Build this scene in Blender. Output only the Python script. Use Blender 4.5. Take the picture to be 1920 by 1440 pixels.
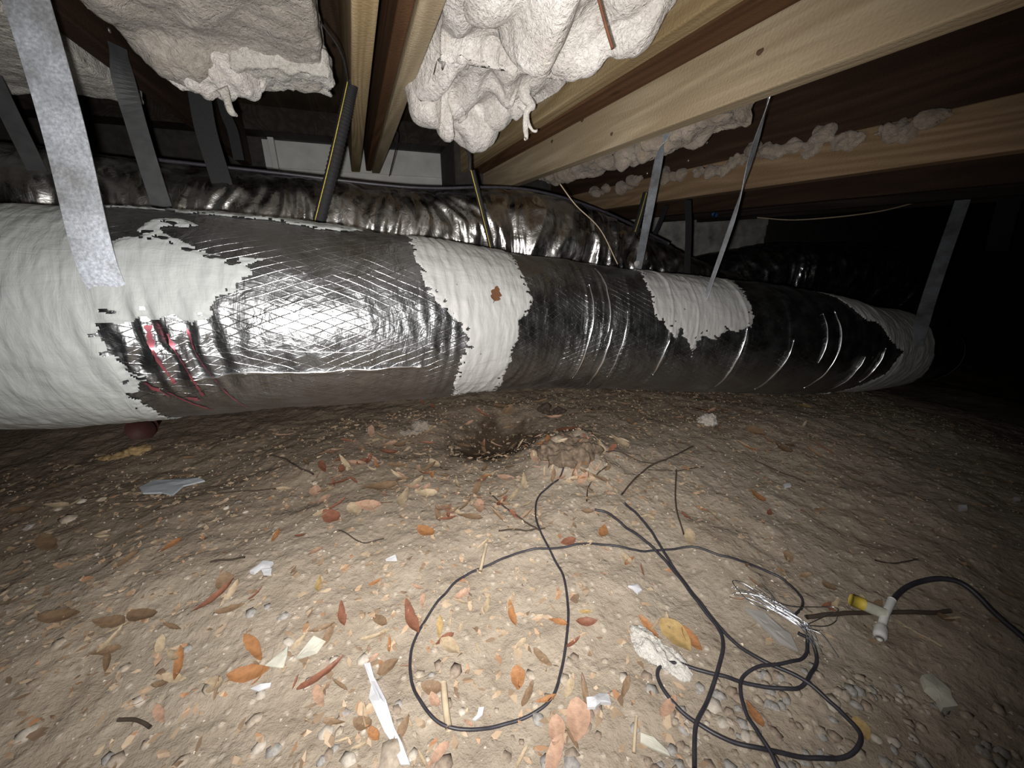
import bpy, bmesh, math, random
import numpy as np
from mathutils import Vector, Matrix

for o in list(bpy.data.objects): bpy.data.objects.remove(o)
scene = bpy.context.scene
col = scene.collection
random.seed(7); rng = np.random.default_rng(7)

# ------------------------------------------------------------------ camera, light, exposure
CAM_H = 0.55; PITCH = math.radians(19.8); YAW = math.radians(21.4); FPX = 721.0
cam = bpy.data.cameras.new('camera'); cam.sensor_fit = 'HORIZONTAL'; cam.sensor_width = 36.0
cam.lens = 36.0*FPX/1920.0; cam.clip_start = 0.01
camo = bpy.data.objects.new('camera', cam); col.objects.link(camo)
camo.location = (0, 0, CAM_H); camo.rotation_euler = (math.pi/2-PITCH, 0, -YAW)
scene.camera = camo
FW = np.array([math.sin(YAW)*math.cos(PITCH), math.cos(YAW)*math.cos(PITCH), -math.sin(PITCH)])
RT = np.array([math.cos(YAW), -math.sin(YAW), 0.0]); UP = np.cross(RT, FW)

world = bpy.data.worlds.new('world'); scene.world = world; world.use_nodes = True
world.node_tree.nodes['Background'].inputs[0].default_value = (0.55, 0.5, 0.45, 1)
world.node_tree.nodes['Background'].inputs[1].default_value = 0.006

# the phone's flash: a small lamp just beside the lens
fl = bpy.data.lights.new('phone_flash', 'SPOT'); fl.energy = 56.0; fl.color = (1.0, 0.965, 0.92)
fl.spot_size = math.radians(141); fl.spot_blend = 1.0; fl.shadow_soft_size = 0.006
flo = bpy.data.objects.new('phone_flash', fl); col.objects.link(flo)
flo.location = tuple(np.array([0, 0, CAM_H]) - 0.018*RT - 0.012*UP)
aim = FW - 0.14*RT + 0.04*UP
flo.rotation_euler = Vector(aim).to_track_quat('-Z', 'Y').to_euler()

vs = scene.view_settings
vs.view_transform = 'Standard'; vs.look = 'None'; vs.gamma = 1.0; vs.use_curve_mapping = False; vs.exposure = 0.0

# ------------------------------------------------------------------ numeric helpers
_perm = rng.permutation(256); _perm = np.concatenate([_perm, _perm, _perm])
_grad = rng.normal(size=(256, 3)); _grad /= np.linalg.norm(_grad, axis=1)[:, None]
def noise(p):
    p = np.asarray(p, float); i = np.floor(p).astype(int); f = p-i; i &= 255
    u = f*f*f*(f*(f*6-15)+10)
    def g(a, b, c):
        h = _perm[_perm[_perm[(i[..., 0]+a) & 255]+((i[..., 1]+b) & 255)]+((i[..., 2]+c) & 255)]
        d = f-np.array([a, b, c]); return (_grad[h]*d).sum(-1)
    def L(a, b, t): return a+(b-a)*t
    return 1.5*L(L(L(g(0,0,0), g(1,0,0), u[..., 0]), L(g(0,1,0), g(1,1,0), u[..., 0]), u[..., 1]),
             L(L(g(0,0,1), g(1,0,1), u[..., 0]), L(g(0,1,1), g(1,1,1), u[..., 0]), u[..., 1]), u[..., 2])
def fbm(p, n=4):
    s = 0; a = 1.0; q = np.asarray(p, float)
    for k in range(n): s = s+a*noise(q+17.3*k); q = q*2.03; a *= 0.5
    return s
def ridge(p): return 1-2*np.abs(noise(p))
def sstep(a, b, x): t = np.clip((x-a)/(b-a), 0, 1); return t*t*(3-2*t)
def v3(x, y, z): return np.stack(np.broadcast_arrays(np.asarray(x, float), np.asarray(y, float), np.asarray(z, float)), -1)

def ray(px, py): return RT*((px-960)/FPX)+UP*((720-py)/FPX)+FW
def at_Y(px, py, Y): d = ray(px, py); return np.array([0, 0, CAM_H])+d*Y/d[1]
def at_X(px, py, X): d = ray(px, py); return np.array([0, 0, CAM_H])+d*X/d[0]
def at_z(px, py, z): d = ray(px, py); return np.array([0, 0, CAM_H])+d*(z-CAM_H)/d[2]

# terrain of the dirt
HOLE = at_z(925, 818, -0.02); MOUND = at_z(1065, 850, 0.02)
def gz(x, y):
    x = np.asarray(x, float); y = np.asarray(y, float)
    z = 0.018*fbm(v3(x*2.2, y*2.2, 3.1), 3)+0.006*fbm(v3(x*11, y*11, 9.2), 3)
    z = z-0.11*sstep(1.5, 2.6, x)-0.2*sstep(2.5, 3.6, x)
    d = np.hypot((x-HOLE[0])/0.17, (y-HOLE[1])/0.13); z = z-0.08*np.exp(-d**2*1.4)
    d = np.hypot((x-MOUND[0])/0.13, (y-MOUND[1])/0.12); z = z+0.06*np.exp(-d**2*1.6)*(1+0.5*noise(v3(x*18, y*18, 2.2)))
    z = z+0.02*np.exp(-((y-1.05)/0.2)**2)*(0.5+noise(v3(x*4, y*4, 7.7)))*(x < 1.5)
    return z
def G(px, py, lift=0.0):
    z = 0.0
    for k in range(6): p = at_z(px, py, z); z = float(gz(p[0], p[1]))
    return np.array([p[0], p[1], z+lift])

# ------------------------------------------------------------------ object helpers
def mesh_obj(name, verts, faces, mat, parent=None, smooth=True, uv=None):
    me = bpy.data.meshes.new(name)
    me.from_pydata([tuple(v) for v in np.asarray(verts).tolist()] if isinstance(verts, np.ndarray) else verts, [], faces if isinstance(faces, list) else faces.tolist())
    if smooth: me.polygons.foreach_set('use_smooth', [True]*len(me.polygons))
    if uv is not None:
        l = me.uv_layers.new(name='UVMap'); idx = np.empty(len(me.loops), int); me.loops.foreach_get('vertex_index', idx)
        l.data.foreach_set('uv', np.asarray(uv, np.float32)[idx].ravel())
    me.materials.append(mat); me.update()
    o = bpy.data.objects.new(name, me); col.objects.link(o)
    if parent: o.parent = parent
    return o
def tag(o, label=None, cat=None, group=None, kind=None):
    if label: o['label'] = label
    if cat: o['category'] = cat
    if group: o['group'] = group
    if kind: o['kind'] = kind
    return o
def empty(name, loc, label, cat, group=None):
    o = bpy.data.objects.new(name, None); col.objects.link(o); o.location = tuple(loc); o.empty_display_size = 0.05
    return tag(o, label, cat, group)
def grid_faces(nu, nv, wrap=False):
    a = np.arange(nu*nv).reshape(nu, nv)
    if wrap: a = np.concatenate([a, a[:, :1]], 1)
    return np.stack([a[:-1, :-1], a[1:, :-1], a[1:, 1:], a[:-1, 1:]], -1).reshape(-1, 4)
def box_arrays(x0, x1, y0, y1, z0, z1):
    v = [(x, y, z) for x in (x0, x1) for y in (y0, y1) for z in (z0, z1)]
    f = [(0,1,3,2), (4,6,7,5), (0,4,5,1), (2,3,7,6), (0,2,6,4), (1,5,7,3)]
    return v, f
def bevel_box(name, x0, x1, y0, y1, z0, z1, mat, parent=None, bev=0.003, bow=0.0, ny=1):
    bm = bmesh.new(); v, f = box_arrays(x0, x1, y0, y1, z0, z1)
    bv = [bm.verts.new(p) for p in v]
    for q in f: bm.faces.new([bv[i] for i in q])
    bmesh.ops.recalc_face_normals(bm, faces=bm.faces)
    bmesh.ops.bevel(bm, geom=bm.edges[:]+bm.verts[:], offset=bev, segments=2, affect='EDGES', profile=0.5)
    if ny > 1:
        for k in range(1, ny):
            yy = y0+(y1-y0)*k/ny
            bmesh.ops.bisect_plane(bm, geom=bm.verts[:]+bm.edges[:]+bm.faces[:], plane_co=(0, yy, 0), plane_no=(0, 1, 0))
    if bow:
        for w in bm.verts:
            n = noise(v3(x0*9+w.co.x*.5, w.co.y*1.7, z0*7)); w.co.x += bow*float(n); w.co.z += bow*float(noise(v3(w.co.y*1.3, x0*5, 4.4)))
    me = bpy.data.meshes.new(name); bm.to_mesh(me); bm.free(); me.materials.append(mat)
    o = bpy.data.objects.new(name, me); col.objects.link(o)
    if parent: o.parent = parent
    return o
def catmull(pts, sub=8):
    P = np.asarray(pts, float); P = np.concatenate([[2*P[0]-P[1]], P, [2*P[-1]-P[-2]]]); out = []
    for i in range(1, len(P)-2):
        for t in np.linspace(0, 1, sub, endpoint=False):
            a, b, c, d = P[i-1], P[i], P[i+1], P[i+2]
            out.append(0.5*((2*b)+(c-a)*t+(2*a-5*b+4*c-d)*t*t+(-a+3*b-3*c+d)*t**3))
    out.append(P[-2]); return np.array(out)
def tube(name, path, rad, mat, parent=None, seg=8, uv=False):
    P = np.asarray(path, float); n = len(P); r = np.broadcast_to(np.asarray(rad, float), (n,))
    T = np.gradient(P, axis=0); T /= np.linalg.norm(T, axis=1)[:, None]+1e-9
    ref = np.array([0.03, 0.05, 1.0]) if abs(T[:, 2]).mean() < 0.8 else np.array([1.0, 0.1, 0.05])
    A = np.cross(T, ref); A /= np.linalg.norm(A, axis=1)[:, None]+1e-9; B = np.cross(T, A)
    a = np.linspace(0, 2*np.pi, seg, endpoint=False)
    V = (P[:, None]+r[:, None, None]*(np.cos(a)[None, :, None]*A[:, None]+np.sin(a)[None, :, None]*B[:, None])).reshape(-1, 3)
    F = grid_faces(n, seg, True).tolist()
    F += [list(range(seg))[::-1], list(range((n-1)*seg, n*seg))]
    uvs = None
    if uv:
        s = np.concatenate([[0], np.cumsum(np.linalg.norm(np.diff(P, axis=0), axis=1))])
        uvs = np.stack(np.meshgrid(s, a/(2*np.pi), indexing='ij'), -1).reshape(-1, 2)
    return mesh_obj(name, V, F, mat, parent, uv=uvs)
def strip(name, pts, wdirs, width, mat, parent=None, thick=0.0012, sub=6):
    """flat metal strap swept along pts, its width along wdirs"""
    P = catmull(pts, sub); W = catmull(wdirs, sub); W /= np.linalg.norm(W, axis=1)[:, None]
    T = np.gradient(P, axis=0); T /= np.linalg.norm(T, axis=1)[:, None]
    N = np.cross(T, W); N /= np.linalg.norm(N, axis=1)[:, None]+1e-9
    w = width/2
    V = np.stack([P-W*w-N*thick/2, P+W*w-N*thick/2, P+W*w+N*thick/2, P-W*w+N*thick/2], 1).reshape(-1, 3)
    F = grid_faces(len(P), 4, True).tolist(); n = len(P)
    F += [[3, 2, 1, 0], [4*n-4, 4*n-3, 4*n-2, 4*n-1]]
    s = np.concatenate([[0], np.cumsum(np.linalg.norm(np.diff(P, axis=0), axis=1))])
    uv = np.stack([np.repeat(s, 4), np.tile([0, width, width, 0], n)], -1)
    return mesh_obj(name, V, F, mat, parent, smooth=False, uv=uv)

# ------------------------------------------------------------------ material helpers
class NT:
    def __init__(s, name):
        s.m = bpy.data.materials.new(name); s.m.use_nodes = True; s.t = s.m.node_tree; s.n = s.t.nodes; s.l = s.t.links
        s.b = s.n['Principled BSDF']
    def node(s, typ, **kw):
        x = s.n.new(typ)
        for k, v in kw.items():
            if isinstance(k, str) and hasattr(x, k) and k not in ('inputs',): setattr(x, k, v)
        return x
    def link(s, a, b): s.l.new(a, b)
    def set(s, **kw):
        for k, v in kw.items():
            k = {'base': 'Base Color', 'rough': 'Roughness', 'metal': 'Metallic', 'spec': 'Specular IOR Level', 'sheen': 'Sheen Weight', 'trans': 'Transmission Weight', 'alpha': 'Alpha', 'sss': 'Subsurface Weight'}[k]
            s.b.inputs[k].default_value = (*v, 1) if isinstance(v, tuple) else v
    def coords(s, kind='Object', scale=(1, 1, 1), rot=(0, 0, 0), loc=(0, 0, 0)):
        if scale == (1, 1, 1) and rot == (0, 0, 0) and loc == (0, 0, 0):
            return s.node('ShaderNodeTexCoord').outputs[kind]
        tc = s.node('ShaderNodeTexCoord'); mp = s.node('ShaderNodeMapping')
        mp.inputs['Scale'].default_value = scale; mp.inputs['Rotation'].default_value = rot; mp.inputs['Location'].default_value = loc
        s.link(tc.outputs[kind], mp.inputs['Vector']); return mp.outputs[0]
    def noise(s, vec, scale, detail=4, rough=0.55, dist=0.0):
        x = s.node('ShaderNodeTexNoise'); x.inputs['Scale'].default_value = scale; x.inputs['Detail'].default_value = detail
        x.inputs['Roughness'].default_value = rough; x.inputs['Distortion'].default_value = dist
        s.link(vec, x.inputs['Vector']); return x.outputs['Fac']
    def voro(s, vec, scale, feature='F1', out='Distance', rnd=1.0):
        key = (vec.node.name, scale, feature); s.vc = getattr(s, 'vc', {})
        if key in s.vc: return s.vc[key].outputs[out]
        x = s.node('ShaderNodeTexVoronoi'); s.vc[key] = x; x.feature = feature; x.inputs['Scale'].default_value = scale; x.inputs['Randomness'].default_value = rnd
        s.link(vec, x.inputs['Vector']); return x.outputs[out]
    def ramp(s, fac, stops, interp='LINEAR'):
        x = s.node('ShaderNodeValToRGB'); cr = x.color_ramp; cr.interpolation = interp
        while len(cr.elements) < len(stops): cr.elements.new(0.5)
        for e, (p, c) in zip(cr.elements, stops):
            e.position = p; e.color = (c, c, c, 1) if not isinstance(c, tuple) else (*c, 1)
        s.link(fac, x.inputs[0]); return x.outputs[0]
    def mix(s, fac, a, b, typ='MIX'):
        x = s.node('ShaderNodeMix'); x.data_type = 'RGBA'; x.blend_type = typ
        for sock, v in ((x.inputs[0], fac), (x.inputs[6], a), (x.inputs[7], b)):
            if isinstance(v, (float, int)): sock.default_value = v
            elif isinstance(v, tuple): sock.default_value = (*v, 1)
            else: s.link(v, sock)
        return x.outputs[2]
    def math(s, op, a, b=None, c=None):
        x = s.node('ShaderNodeMath'); x.operation = op
        for i, v in enumerate((a, b, c)):
            if v is None: continue
            if isinstance(v, (float, int)): x.inputs[i].default_value = v
            else: s.link(v, x.inputs[i])
        return x.outputs[0]
    def bump(s, h, dist, strength=1.0, normal=None):
        x = s.node('ShaderNodeBump'); x.inputs['Strength'].default_value = strength; x.inputs['Distance'].default_value = dist
        s.link(h, x.inputs['Height'])
        if normal is not None: s.link(normal, x.inputs['Normal'])
        return x.outputs[0]
    def out(s, base=None, rough=None, normal=None):
        if base is not None: s.link(base, s.b.inputs['Base Color'])
        if rough is not None: s.link(rough, s.b.inputs['Roughness'])
        if normal is not None: s.link(normal, s.b.inputs['Normal'])
        return s.m
def plain(name, base, rough=0.7, metal=0.0, var=0.12, scale=60.0, bump=0.0):
    t = NT(name); t.set(rough=rough, metal=metal); c = t.coords()
    n = t.noise(c, scale, 3)
    d = tuple(x*(1-var*2) for x in base); e = tuple(min(1, x*(1+var*2)) for x in base)
    t.out(base=t.ramp(n, [(0.25, d), (0.75, e)]), normal=t.bump(n, bump) if bump else None)
    return t.m
def wood(name, light, dark, stain=None, scale=1.0, rough=0.75):
    t = NT(name); t.set(rough=rough, spec=0.25)
    c = t.coords(scale=(38*scale, 2.2*scale, 38*scale)); c2 = t.coords(scale=(6, 1.2, 6))
    g = t.noise(c, 1.0, 5, 0.6, 0.6); w = t.noise(c2, 1.0, 3, 0.5, 0.5)
    band = t.math('PINGPONG', t.math('MULTIPLY', t.noise(t.coords(scale=(7, 0.45, 7)), 1.0, 2, 0.4, 0.3), 16.0), 0.5)
    colr = t.mix(t.ramp(band, [(0.12, 0.0), (0.42, 0.85)]), light, dark)
    colr = t.mix(t.ramp(g, [(0.4, 0.0), (0.62, 0.8)]), colr, dark)
    colr = t.mix(t.ramp(w, [(0.45, 0.0), (0.75, 0.6)]), colr, stain or tuple(x*0.6 for x in dark))
    kn = t.voro(t.coords(scale=(3.2, 1.1, 3.2)), 2.2)
    colr = t.mix(t.ramp(kn, [(0.03, 0.9), (0.075, 0.0)]), colr, tuple(x*0.35 for x in dark))
    sp = t.noise(t.coords(), 220, 0)
    return t.out(base=colr, normal=t.bump(t.math('ADD', g, t.math('MULTIPLY', sp, 0.4)), 0.0018))

# ------------------------------------------------------------------ materials
def m_ground():
    t = NT('dirt'); t.set(rough=0.95, spec=0.15); c = t.coords()
    big = t.noise(c, 2.3, 4, 0.6); mid = t.noise(c, 14, 4, 0.65, 0.4); fine = t.noise(c, 90, 3, 0.7); vf = t.noise(c, 420, 1, 0.7)
    base = t.ramp(mid, [(0.25, (0.225, 0.18, 0.135)), (0.5, (0.312, 0.26, 0.203)), (0.78, (0.39, 0.33, 0.263))])
    base = t.mix(t.ramp(big, [(0.35, 0.0), (0.7, 0.45)]), base, (0.35, 0.305, 0.25))
    base = t.mix(t.ramp(fine, [(0.28, 0.4), (0.5, 0.0)]), base, (0.22, 0.175, 0.135))
    st = t.voro(c, 75); stc = t.voro(c, 75, out='Color')
    base = t.mix(t.math('MULTIPLY', t.ramp(st, [(0.18, 0.7), (0.34, 0.0)]), t.ramp(stc, [(0.55, 0.0), (0.7, 1.0)])), base, (0.52, 0.455, 0.38))
    wh = t.voro(c, 55); whc = t.voro(c, 55, out='Color')
    base = t.mix(t.math('MULTIPLY', t.ramp(wh, [(0.07, 0.8), (0.11, 0.0)]), t.ramp(whc, [(0.78, 0.0), (0.82, 1.0)])), base, (0.70, 0.65, 0.58))
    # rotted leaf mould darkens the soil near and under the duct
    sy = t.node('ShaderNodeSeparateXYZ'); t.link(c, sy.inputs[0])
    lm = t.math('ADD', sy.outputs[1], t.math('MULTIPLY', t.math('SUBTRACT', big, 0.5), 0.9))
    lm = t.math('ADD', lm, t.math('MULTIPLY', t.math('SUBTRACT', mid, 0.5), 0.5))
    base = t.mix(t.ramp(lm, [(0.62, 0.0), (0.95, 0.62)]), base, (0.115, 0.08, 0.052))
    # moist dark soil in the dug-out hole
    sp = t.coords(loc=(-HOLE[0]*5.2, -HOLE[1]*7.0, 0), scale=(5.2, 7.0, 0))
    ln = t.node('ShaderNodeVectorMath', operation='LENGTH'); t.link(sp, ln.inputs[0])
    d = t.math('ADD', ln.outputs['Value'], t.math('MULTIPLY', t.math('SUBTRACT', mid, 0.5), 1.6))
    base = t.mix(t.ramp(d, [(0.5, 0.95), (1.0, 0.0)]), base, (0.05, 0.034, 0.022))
    h = t.math('ADD', t.math('MULTIPLY', mid, 0.6), t.math('ADD', t.math('MULTIPLY', fine, 0.5), t.math('MULTIPLY', vf, 0.15)))
    h = t.math('SUBTRACT', h, t.math('MULTIPLY', t.ramp(st, [(0.0, 0.0), (0.5, 1.0)]), 0.25))
    return t.out(base=base, normal=t.bump(h, 0.006))
M_ground = m_ground()

def m_foil(name, base, r0, r1, scrim=1.0, crinkle=0.0020, dirt=0.35):
    t = NT(name); t.set(metal=1.0); c = t.coords('UV')
    sx = t.node('ShaderNodeSeparateXYZ'); t.link(c, sx.inputs[0]); u, v = sx.outputs[0], sx.outputs[1]
    wob = t.math('MULTIPLY', t.math('SUBTRACT', t.noise(c, 9, 2), 0.5), 0.012)
    hs = None
    for sg in (1, -1):
        k = t.math('ADD', t.math('ADD', t.math('MULTIPLY', u, math.sin(0.42)), t.math('MULTIPLY', v, sg*math.cos(0.42))), wob)
        pp = t.math('PINGPONG', k, 0.0062)
        rd = t.ramp(t.math('DIVIDE', pp, 0.0062), [(0.0, 1.0), (0.1, 0.2), (0.25, 0.0)])
        hs = rd if hs is None else t.math('MAXIMUM', hs, rd)
    hs = t.math('MULTIPLY', hs, t.ramp(t.noise(c, 14, 3, 0.6), [(0.35, 0.15), (0.65, 1.0)]))
    stz = t.coords('UV', scale=(60, 14, 1))
    cr = t.noise(stz, 1.0, 4, 0.6, 0.7)
    cr2 = t.noise(c, 38, 3, 0.6, 1.2)
    fx = t.voro(c, 26, 'DISTANCE_TO_EDGE')
    nb = t.bump(t.math('ADD', t.math('MULTIPLY', cr, 0.7), cr2), crinkle)
    nb = t.bump(t.ramp(fx, [(0.0, 0.0), (0.12, 1.0)]), 0.0004, 0.5, nb)
    nb = t.bump(hs, 0.0006*scrim, 1.0, nb)
    dn = t.noise(c, 5, 5, 0.65)
    base_c = t.mix(t.ramp(dn, [(0.4, 0.0), (0.75, dirt)]), base, tuple(x*0.45 for x in (base[0], base[1]*0.93, base[2]*0.86)))
    rr = t.ramp(t.noise(c, 22, 4, 0.6), [(0.3, r0), (0.7, r1)])
    return t.out(base=base_c, rough=rr, normal=nb)
M_foil = m_foil('silver_foil_jacket', (0.265, 0.272, 0.285), 0.28, 0.46)
M_foil2 = m_foil('dark_crumpled_foil', (0.48, 0.475, 0.47), 0.18, 0.48, scrim=0.2, crinkle=0.0015, dirt=0.7)
M_foil3 = m_foil('crumpled_foil_lightened', (0.62, 0.63, 0.65), 0.18, 0.40, scrim=0.2, crinkle=0.002, dirt=0.5)  # foil colour lightened in place of flash light on the far duct
M_creasefoil = plain('bright_foil_crease', (0.8, 0.8, 0.82), rough=0.3, metal=1.0, var=0.05)

def m_mastic(name, base):
    t = NT(name); t.set(rough=0.62, spec=0.35); c = t.coords('UV')
    st = t.noise(t.coords('UV', scale=(70, 18, 1)), 1.0, 4, 0.6, 1.2); st2 = t.noise(t.coords('UV', scale=(20, 75, 1)), 1.0, 4, 0.6, 0.8)
    n = t.noise(c, 9, 4, 0.6)
    b = t.mix(t.ramp(n, [(0.35, 0.0), (0.75, 0.5)]), base, tuple(x*0.78 for x in base))
    b = t.mix(t.ramp(st, [(0.25, 0.18), (0.45, 0.0)]), b, tuple(x*0.62 for x in base))
    sp = t.voro(c, 32); spc = t.voro(c, 32, out='Color')
    b = t.mix(t.math('MULTIPLY', t.ramp(sp, [(0.06, 1.0), (0.1, 0.0)]), t.ramp(spc, [(0.66, 0.0), (0.7, 1.0)])), b, (0.10, 0.10, 0.10))
    h = t.math('ADD', st, t.math('MULTIPLY', st2, 0.8))
    return t.out(base=b, normal=t.bump(h, 0.0016))
M_mastic = m_mastic('grey_white_mastic', (0.285, 0.30, 0.298)); M_mastic2 = m_mastic('white_mastic', (0.31, 0.31, 0.305))

def m_insul(name, base, dirty, fac=0.5):
    t = NT(name); t.set(rough=1.0, spec=0.05, sheen=0.25); c = t.coords()
    w = t.noise(c, 7, 4, 0.6, 1.2); f = t.noise(t.coords(scale=(130, 40, 130), rot=(0.4, 0.5, 0.3)), 1.0, 3, 0.65, 1.0); g = t.noise(c, 130, 3, 0.7, 0.6)
    b = t.mix(t.ramp(w, [(0.40, 0.0), (0.68, fac)]), base, dirty)
    b = t.mix(t.ramp(g, [(0.3, 0.35), (0.55, 0.0)]), b, tuple(x*0.6 for x in dirty))
    wv = t.noise(c, 17, 4, 0.6, 2.0)
    h = t.math('ADD', t.math('MULTIPLY', wv, 1.0), t.math('ADD', f, t.math('MULTIPLY', g, 0.7)))
    return t.out(base=b, normal=t.bump(h, 0.0055))
M_ins_white = m_insul('white_fibreglass', (0.86, 0.83, 0.80), (0.52, 0.46, 0.41), 0.7)
M_ins_grey = m_insul('dusty_fibreglass', (0.54, 0.50, 0.45), (0.30, 0.265, 0.21), 0.85)
M_ins_pale = m_insul('pale_fibreglass', (0.62, 0.60, 0.56), (0.40, 0.37, 0.32), 0.6)
M_ins_dark = m_insul('soiled_fibreglass', (0.33, 0.275, 0.225), (0.16, 0.125, 0.09), 0.9)

M_wood_yel = wood('pine_yellow', (0.52, 0.41, 0.24), (0.33, 0.235, 0.12))
M_wood_pale = wood('pine_weathered', (0.50, 0.415, 0.285), (0.34, 0.265, 0.17), stain=(0.26, 0.20, 0.13))
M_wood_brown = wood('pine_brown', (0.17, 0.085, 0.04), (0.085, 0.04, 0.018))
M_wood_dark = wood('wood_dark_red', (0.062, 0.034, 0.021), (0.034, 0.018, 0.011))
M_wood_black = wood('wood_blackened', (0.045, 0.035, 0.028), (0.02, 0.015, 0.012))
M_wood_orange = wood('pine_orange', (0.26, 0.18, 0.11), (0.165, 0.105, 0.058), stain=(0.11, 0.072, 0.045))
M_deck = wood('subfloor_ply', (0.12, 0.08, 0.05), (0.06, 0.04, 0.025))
M_white_paint = plain('white_paint_dusty', (0.56, 0.56, 0.54), 0.7, var=0.08, scale=12)
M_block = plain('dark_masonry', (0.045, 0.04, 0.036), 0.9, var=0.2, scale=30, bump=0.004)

def m_galv():
    t = NT('galvanised_steel'); t.set(metal=0.72); c = t.coords('UV')
    vc = t.noise(c, 260, 3, 0.7); n = t.noise(c, 11, 5, 0.6)
    b = t.mix(t.ramp(vc, [(0.35, 0.0), (0.68, 1.0)]), (0.50, 0.54, 0.60), (0.68, 0.73, 0.82))
    b = t.mix(t.ramp(n, [(0.42, 0.0), (0.62, 0.75)]), b, (0.22, 0.215, 0.21))
    return t.out(base=b, rough=t.ramp(vc, [(0.3, 0.42), (0.7, 0.56)]), normal=t.bump(n, 0.002))
M_galv = m_galv()
M_galv_dull = plain('galvanised_dull', (0.05, 0.053, 0.056), 0.65, 0.2, 0.12, 50)
M_black_strap = plain('black_webbing', (0.009, 0.009, 0.0105), 0.8, 0.0, 0.15, 200, 0.0004)
M_cable = plain('black_cable_sheath', (0.03, 0.028, 0.036), 0.45, 0.0, 0.15, 90)
M_yellow = plain('yellow_stripe', (0.50, 0.38, 0.05), 0.6)
M_rust = plain('rusty_wire', (0.18, 0.075, 0.04), 0.7, 0.3)
M_steel = plain('bright_steel_wire', (0.75, 0.78, 0.85), 0.28, 1.0, 0.05)
M_screw = plain('screw_head_zinc', (0.75, 0.74, 0.7), 0.35, 0.9, 0.05)
M_redprint = plain('red_ink_stripe', (0.34, 0.10, 0.125), 0.45, 0.8)
M_root = plain('dark_root_bark', (0.05, 0.035, 0.025), 0.9)
M_stick = plain('pale_stick_wood', (0.45, 0.36, 0.25), 0.85)
M_whiteplastic = plain('white_plastic', (0.72, 0.73, 0.72), 0.45, 0.0, 0.05)
M_bluegrey = plain('blue_grey_plastic', (0.42, 0.46, 0.50), 0.5, 0.0, 0.12, 15)
M_redpipe = plain('dark_red_plastic', (0.06, 0.018, 0.016), 0.7, 0.0, 0.1)
M_foam = plain('yellow_brown_foam', (0.34, 0.23, 0.11), 0.95, 0.0, 0.2, 80, 0.004)
M_chip = plain('pale_board_scrap', (0.50, 0.49, 0.42), 0.85, 0.0, 0.15, 40, 0.002)
M_paper = plain('torn_white_paper', (0.54, 0.55, 0.58), 0.8, 0.0, 0.08, 40)
M_blue = plain('blue_tape', (0.03, 0.10, 0.30), 0.5)
def leafmat(name, base):
    t = NT(name); t.set(rough=0.5, spec=0.4); c = t.coords()
    n = t.noise(c, 5, 4, 0.6); m = t.noise(c, 40, 3)
    b = t.mix(t.ramp(n, [(0.4, 0.0), (0.75, 0.8)]), base, tuple(x*0.55 for x in base))
    return t.out(base=b, normal=t.bump(t.math('ADD', n, t.math('MULTIPLY', m, 0.4)), 0.0008))
LEAF = {'orange-brown': leafmat('leaf_orange', (0.37, 0.175, 0.075)), 'reddish brown': leafmat('leaf_red', (0.235, 0.10, 0.062)),
        'pale tan': leafmat('leaf_tan', (0.45, 0.35, 0.235)), 'golden yellow': leafmat('leaf_yellow', (0.43, 0.30, 0.13)),
        'dull brown': leafmat('leaf_dull', (0.235, 0.155, 0.095)), 'pinkish tan': leafmat('leaf_pink', (0.45, 0.285, 0.20))}
PEB = {'grey': plain('pebble_grey', (0.29, 0.275, 0.26), 0.85, 0, 0.18, 2.5), 'tan': plain('pebble_tan', (0.35, 0.295, 0.235), 0.85, 0, 0.18, 2.5),
       'pale': plain('pebble_pale', (0.44, 0.395, 0.34), 0.85, 0, 0.12, 2.5), 'brown': plain('pebble_brown', (0.26, 0.205, 0.16), 0.85, 0, 0.18, 2.5)}

# ------------------------------------------------------------------ setting: dirt floor, subfloor, back wall
ax = np.unique(np.concatenate([np.linspace(-3, -1.0, 40), np.arange(-1.0, 2.2, 0.0075), np.linspace(2.2, 7, 110)]))
ay = np.unique(np.concatenate([np.linspace(-1.2, -0.05, 30), np.arange(-0.05, 1.5, 0.0075), np.linspace(1.5, 4.5, 70)]))
gx, gy = np.meshgrid(ax, ay, indexing='ij')
gzv = gz(gx, gy)+0.0035*fbm(v3(gx*45, gy*45, 1.7), 3)
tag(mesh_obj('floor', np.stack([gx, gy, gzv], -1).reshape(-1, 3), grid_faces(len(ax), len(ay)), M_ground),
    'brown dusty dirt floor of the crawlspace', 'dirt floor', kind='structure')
Z_J = CAM_H+0.33; Z_S = CAM_H+0.565
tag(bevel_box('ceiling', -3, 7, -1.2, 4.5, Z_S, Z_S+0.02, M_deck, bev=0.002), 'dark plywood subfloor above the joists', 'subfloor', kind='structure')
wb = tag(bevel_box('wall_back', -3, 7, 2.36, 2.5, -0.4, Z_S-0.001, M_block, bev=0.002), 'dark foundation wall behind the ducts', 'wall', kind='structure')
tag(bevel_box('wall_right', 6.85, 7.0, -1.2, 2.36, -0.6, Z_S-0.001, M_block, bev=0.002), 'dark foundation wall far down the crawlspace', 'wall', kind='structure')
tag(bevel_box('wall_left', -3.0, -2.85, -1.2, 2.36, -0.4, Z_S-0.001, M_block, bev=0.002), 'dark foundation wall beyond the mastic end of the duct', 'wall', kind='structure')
tag(bevel_box('wall_front', -2.85, 6.85, -1.2, -1.05, -0.6, Z_S-0.001, M_block, bev=0.002), 'dark foundation wall behind the viewpoint', 'wall', kind='structure')
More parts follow.
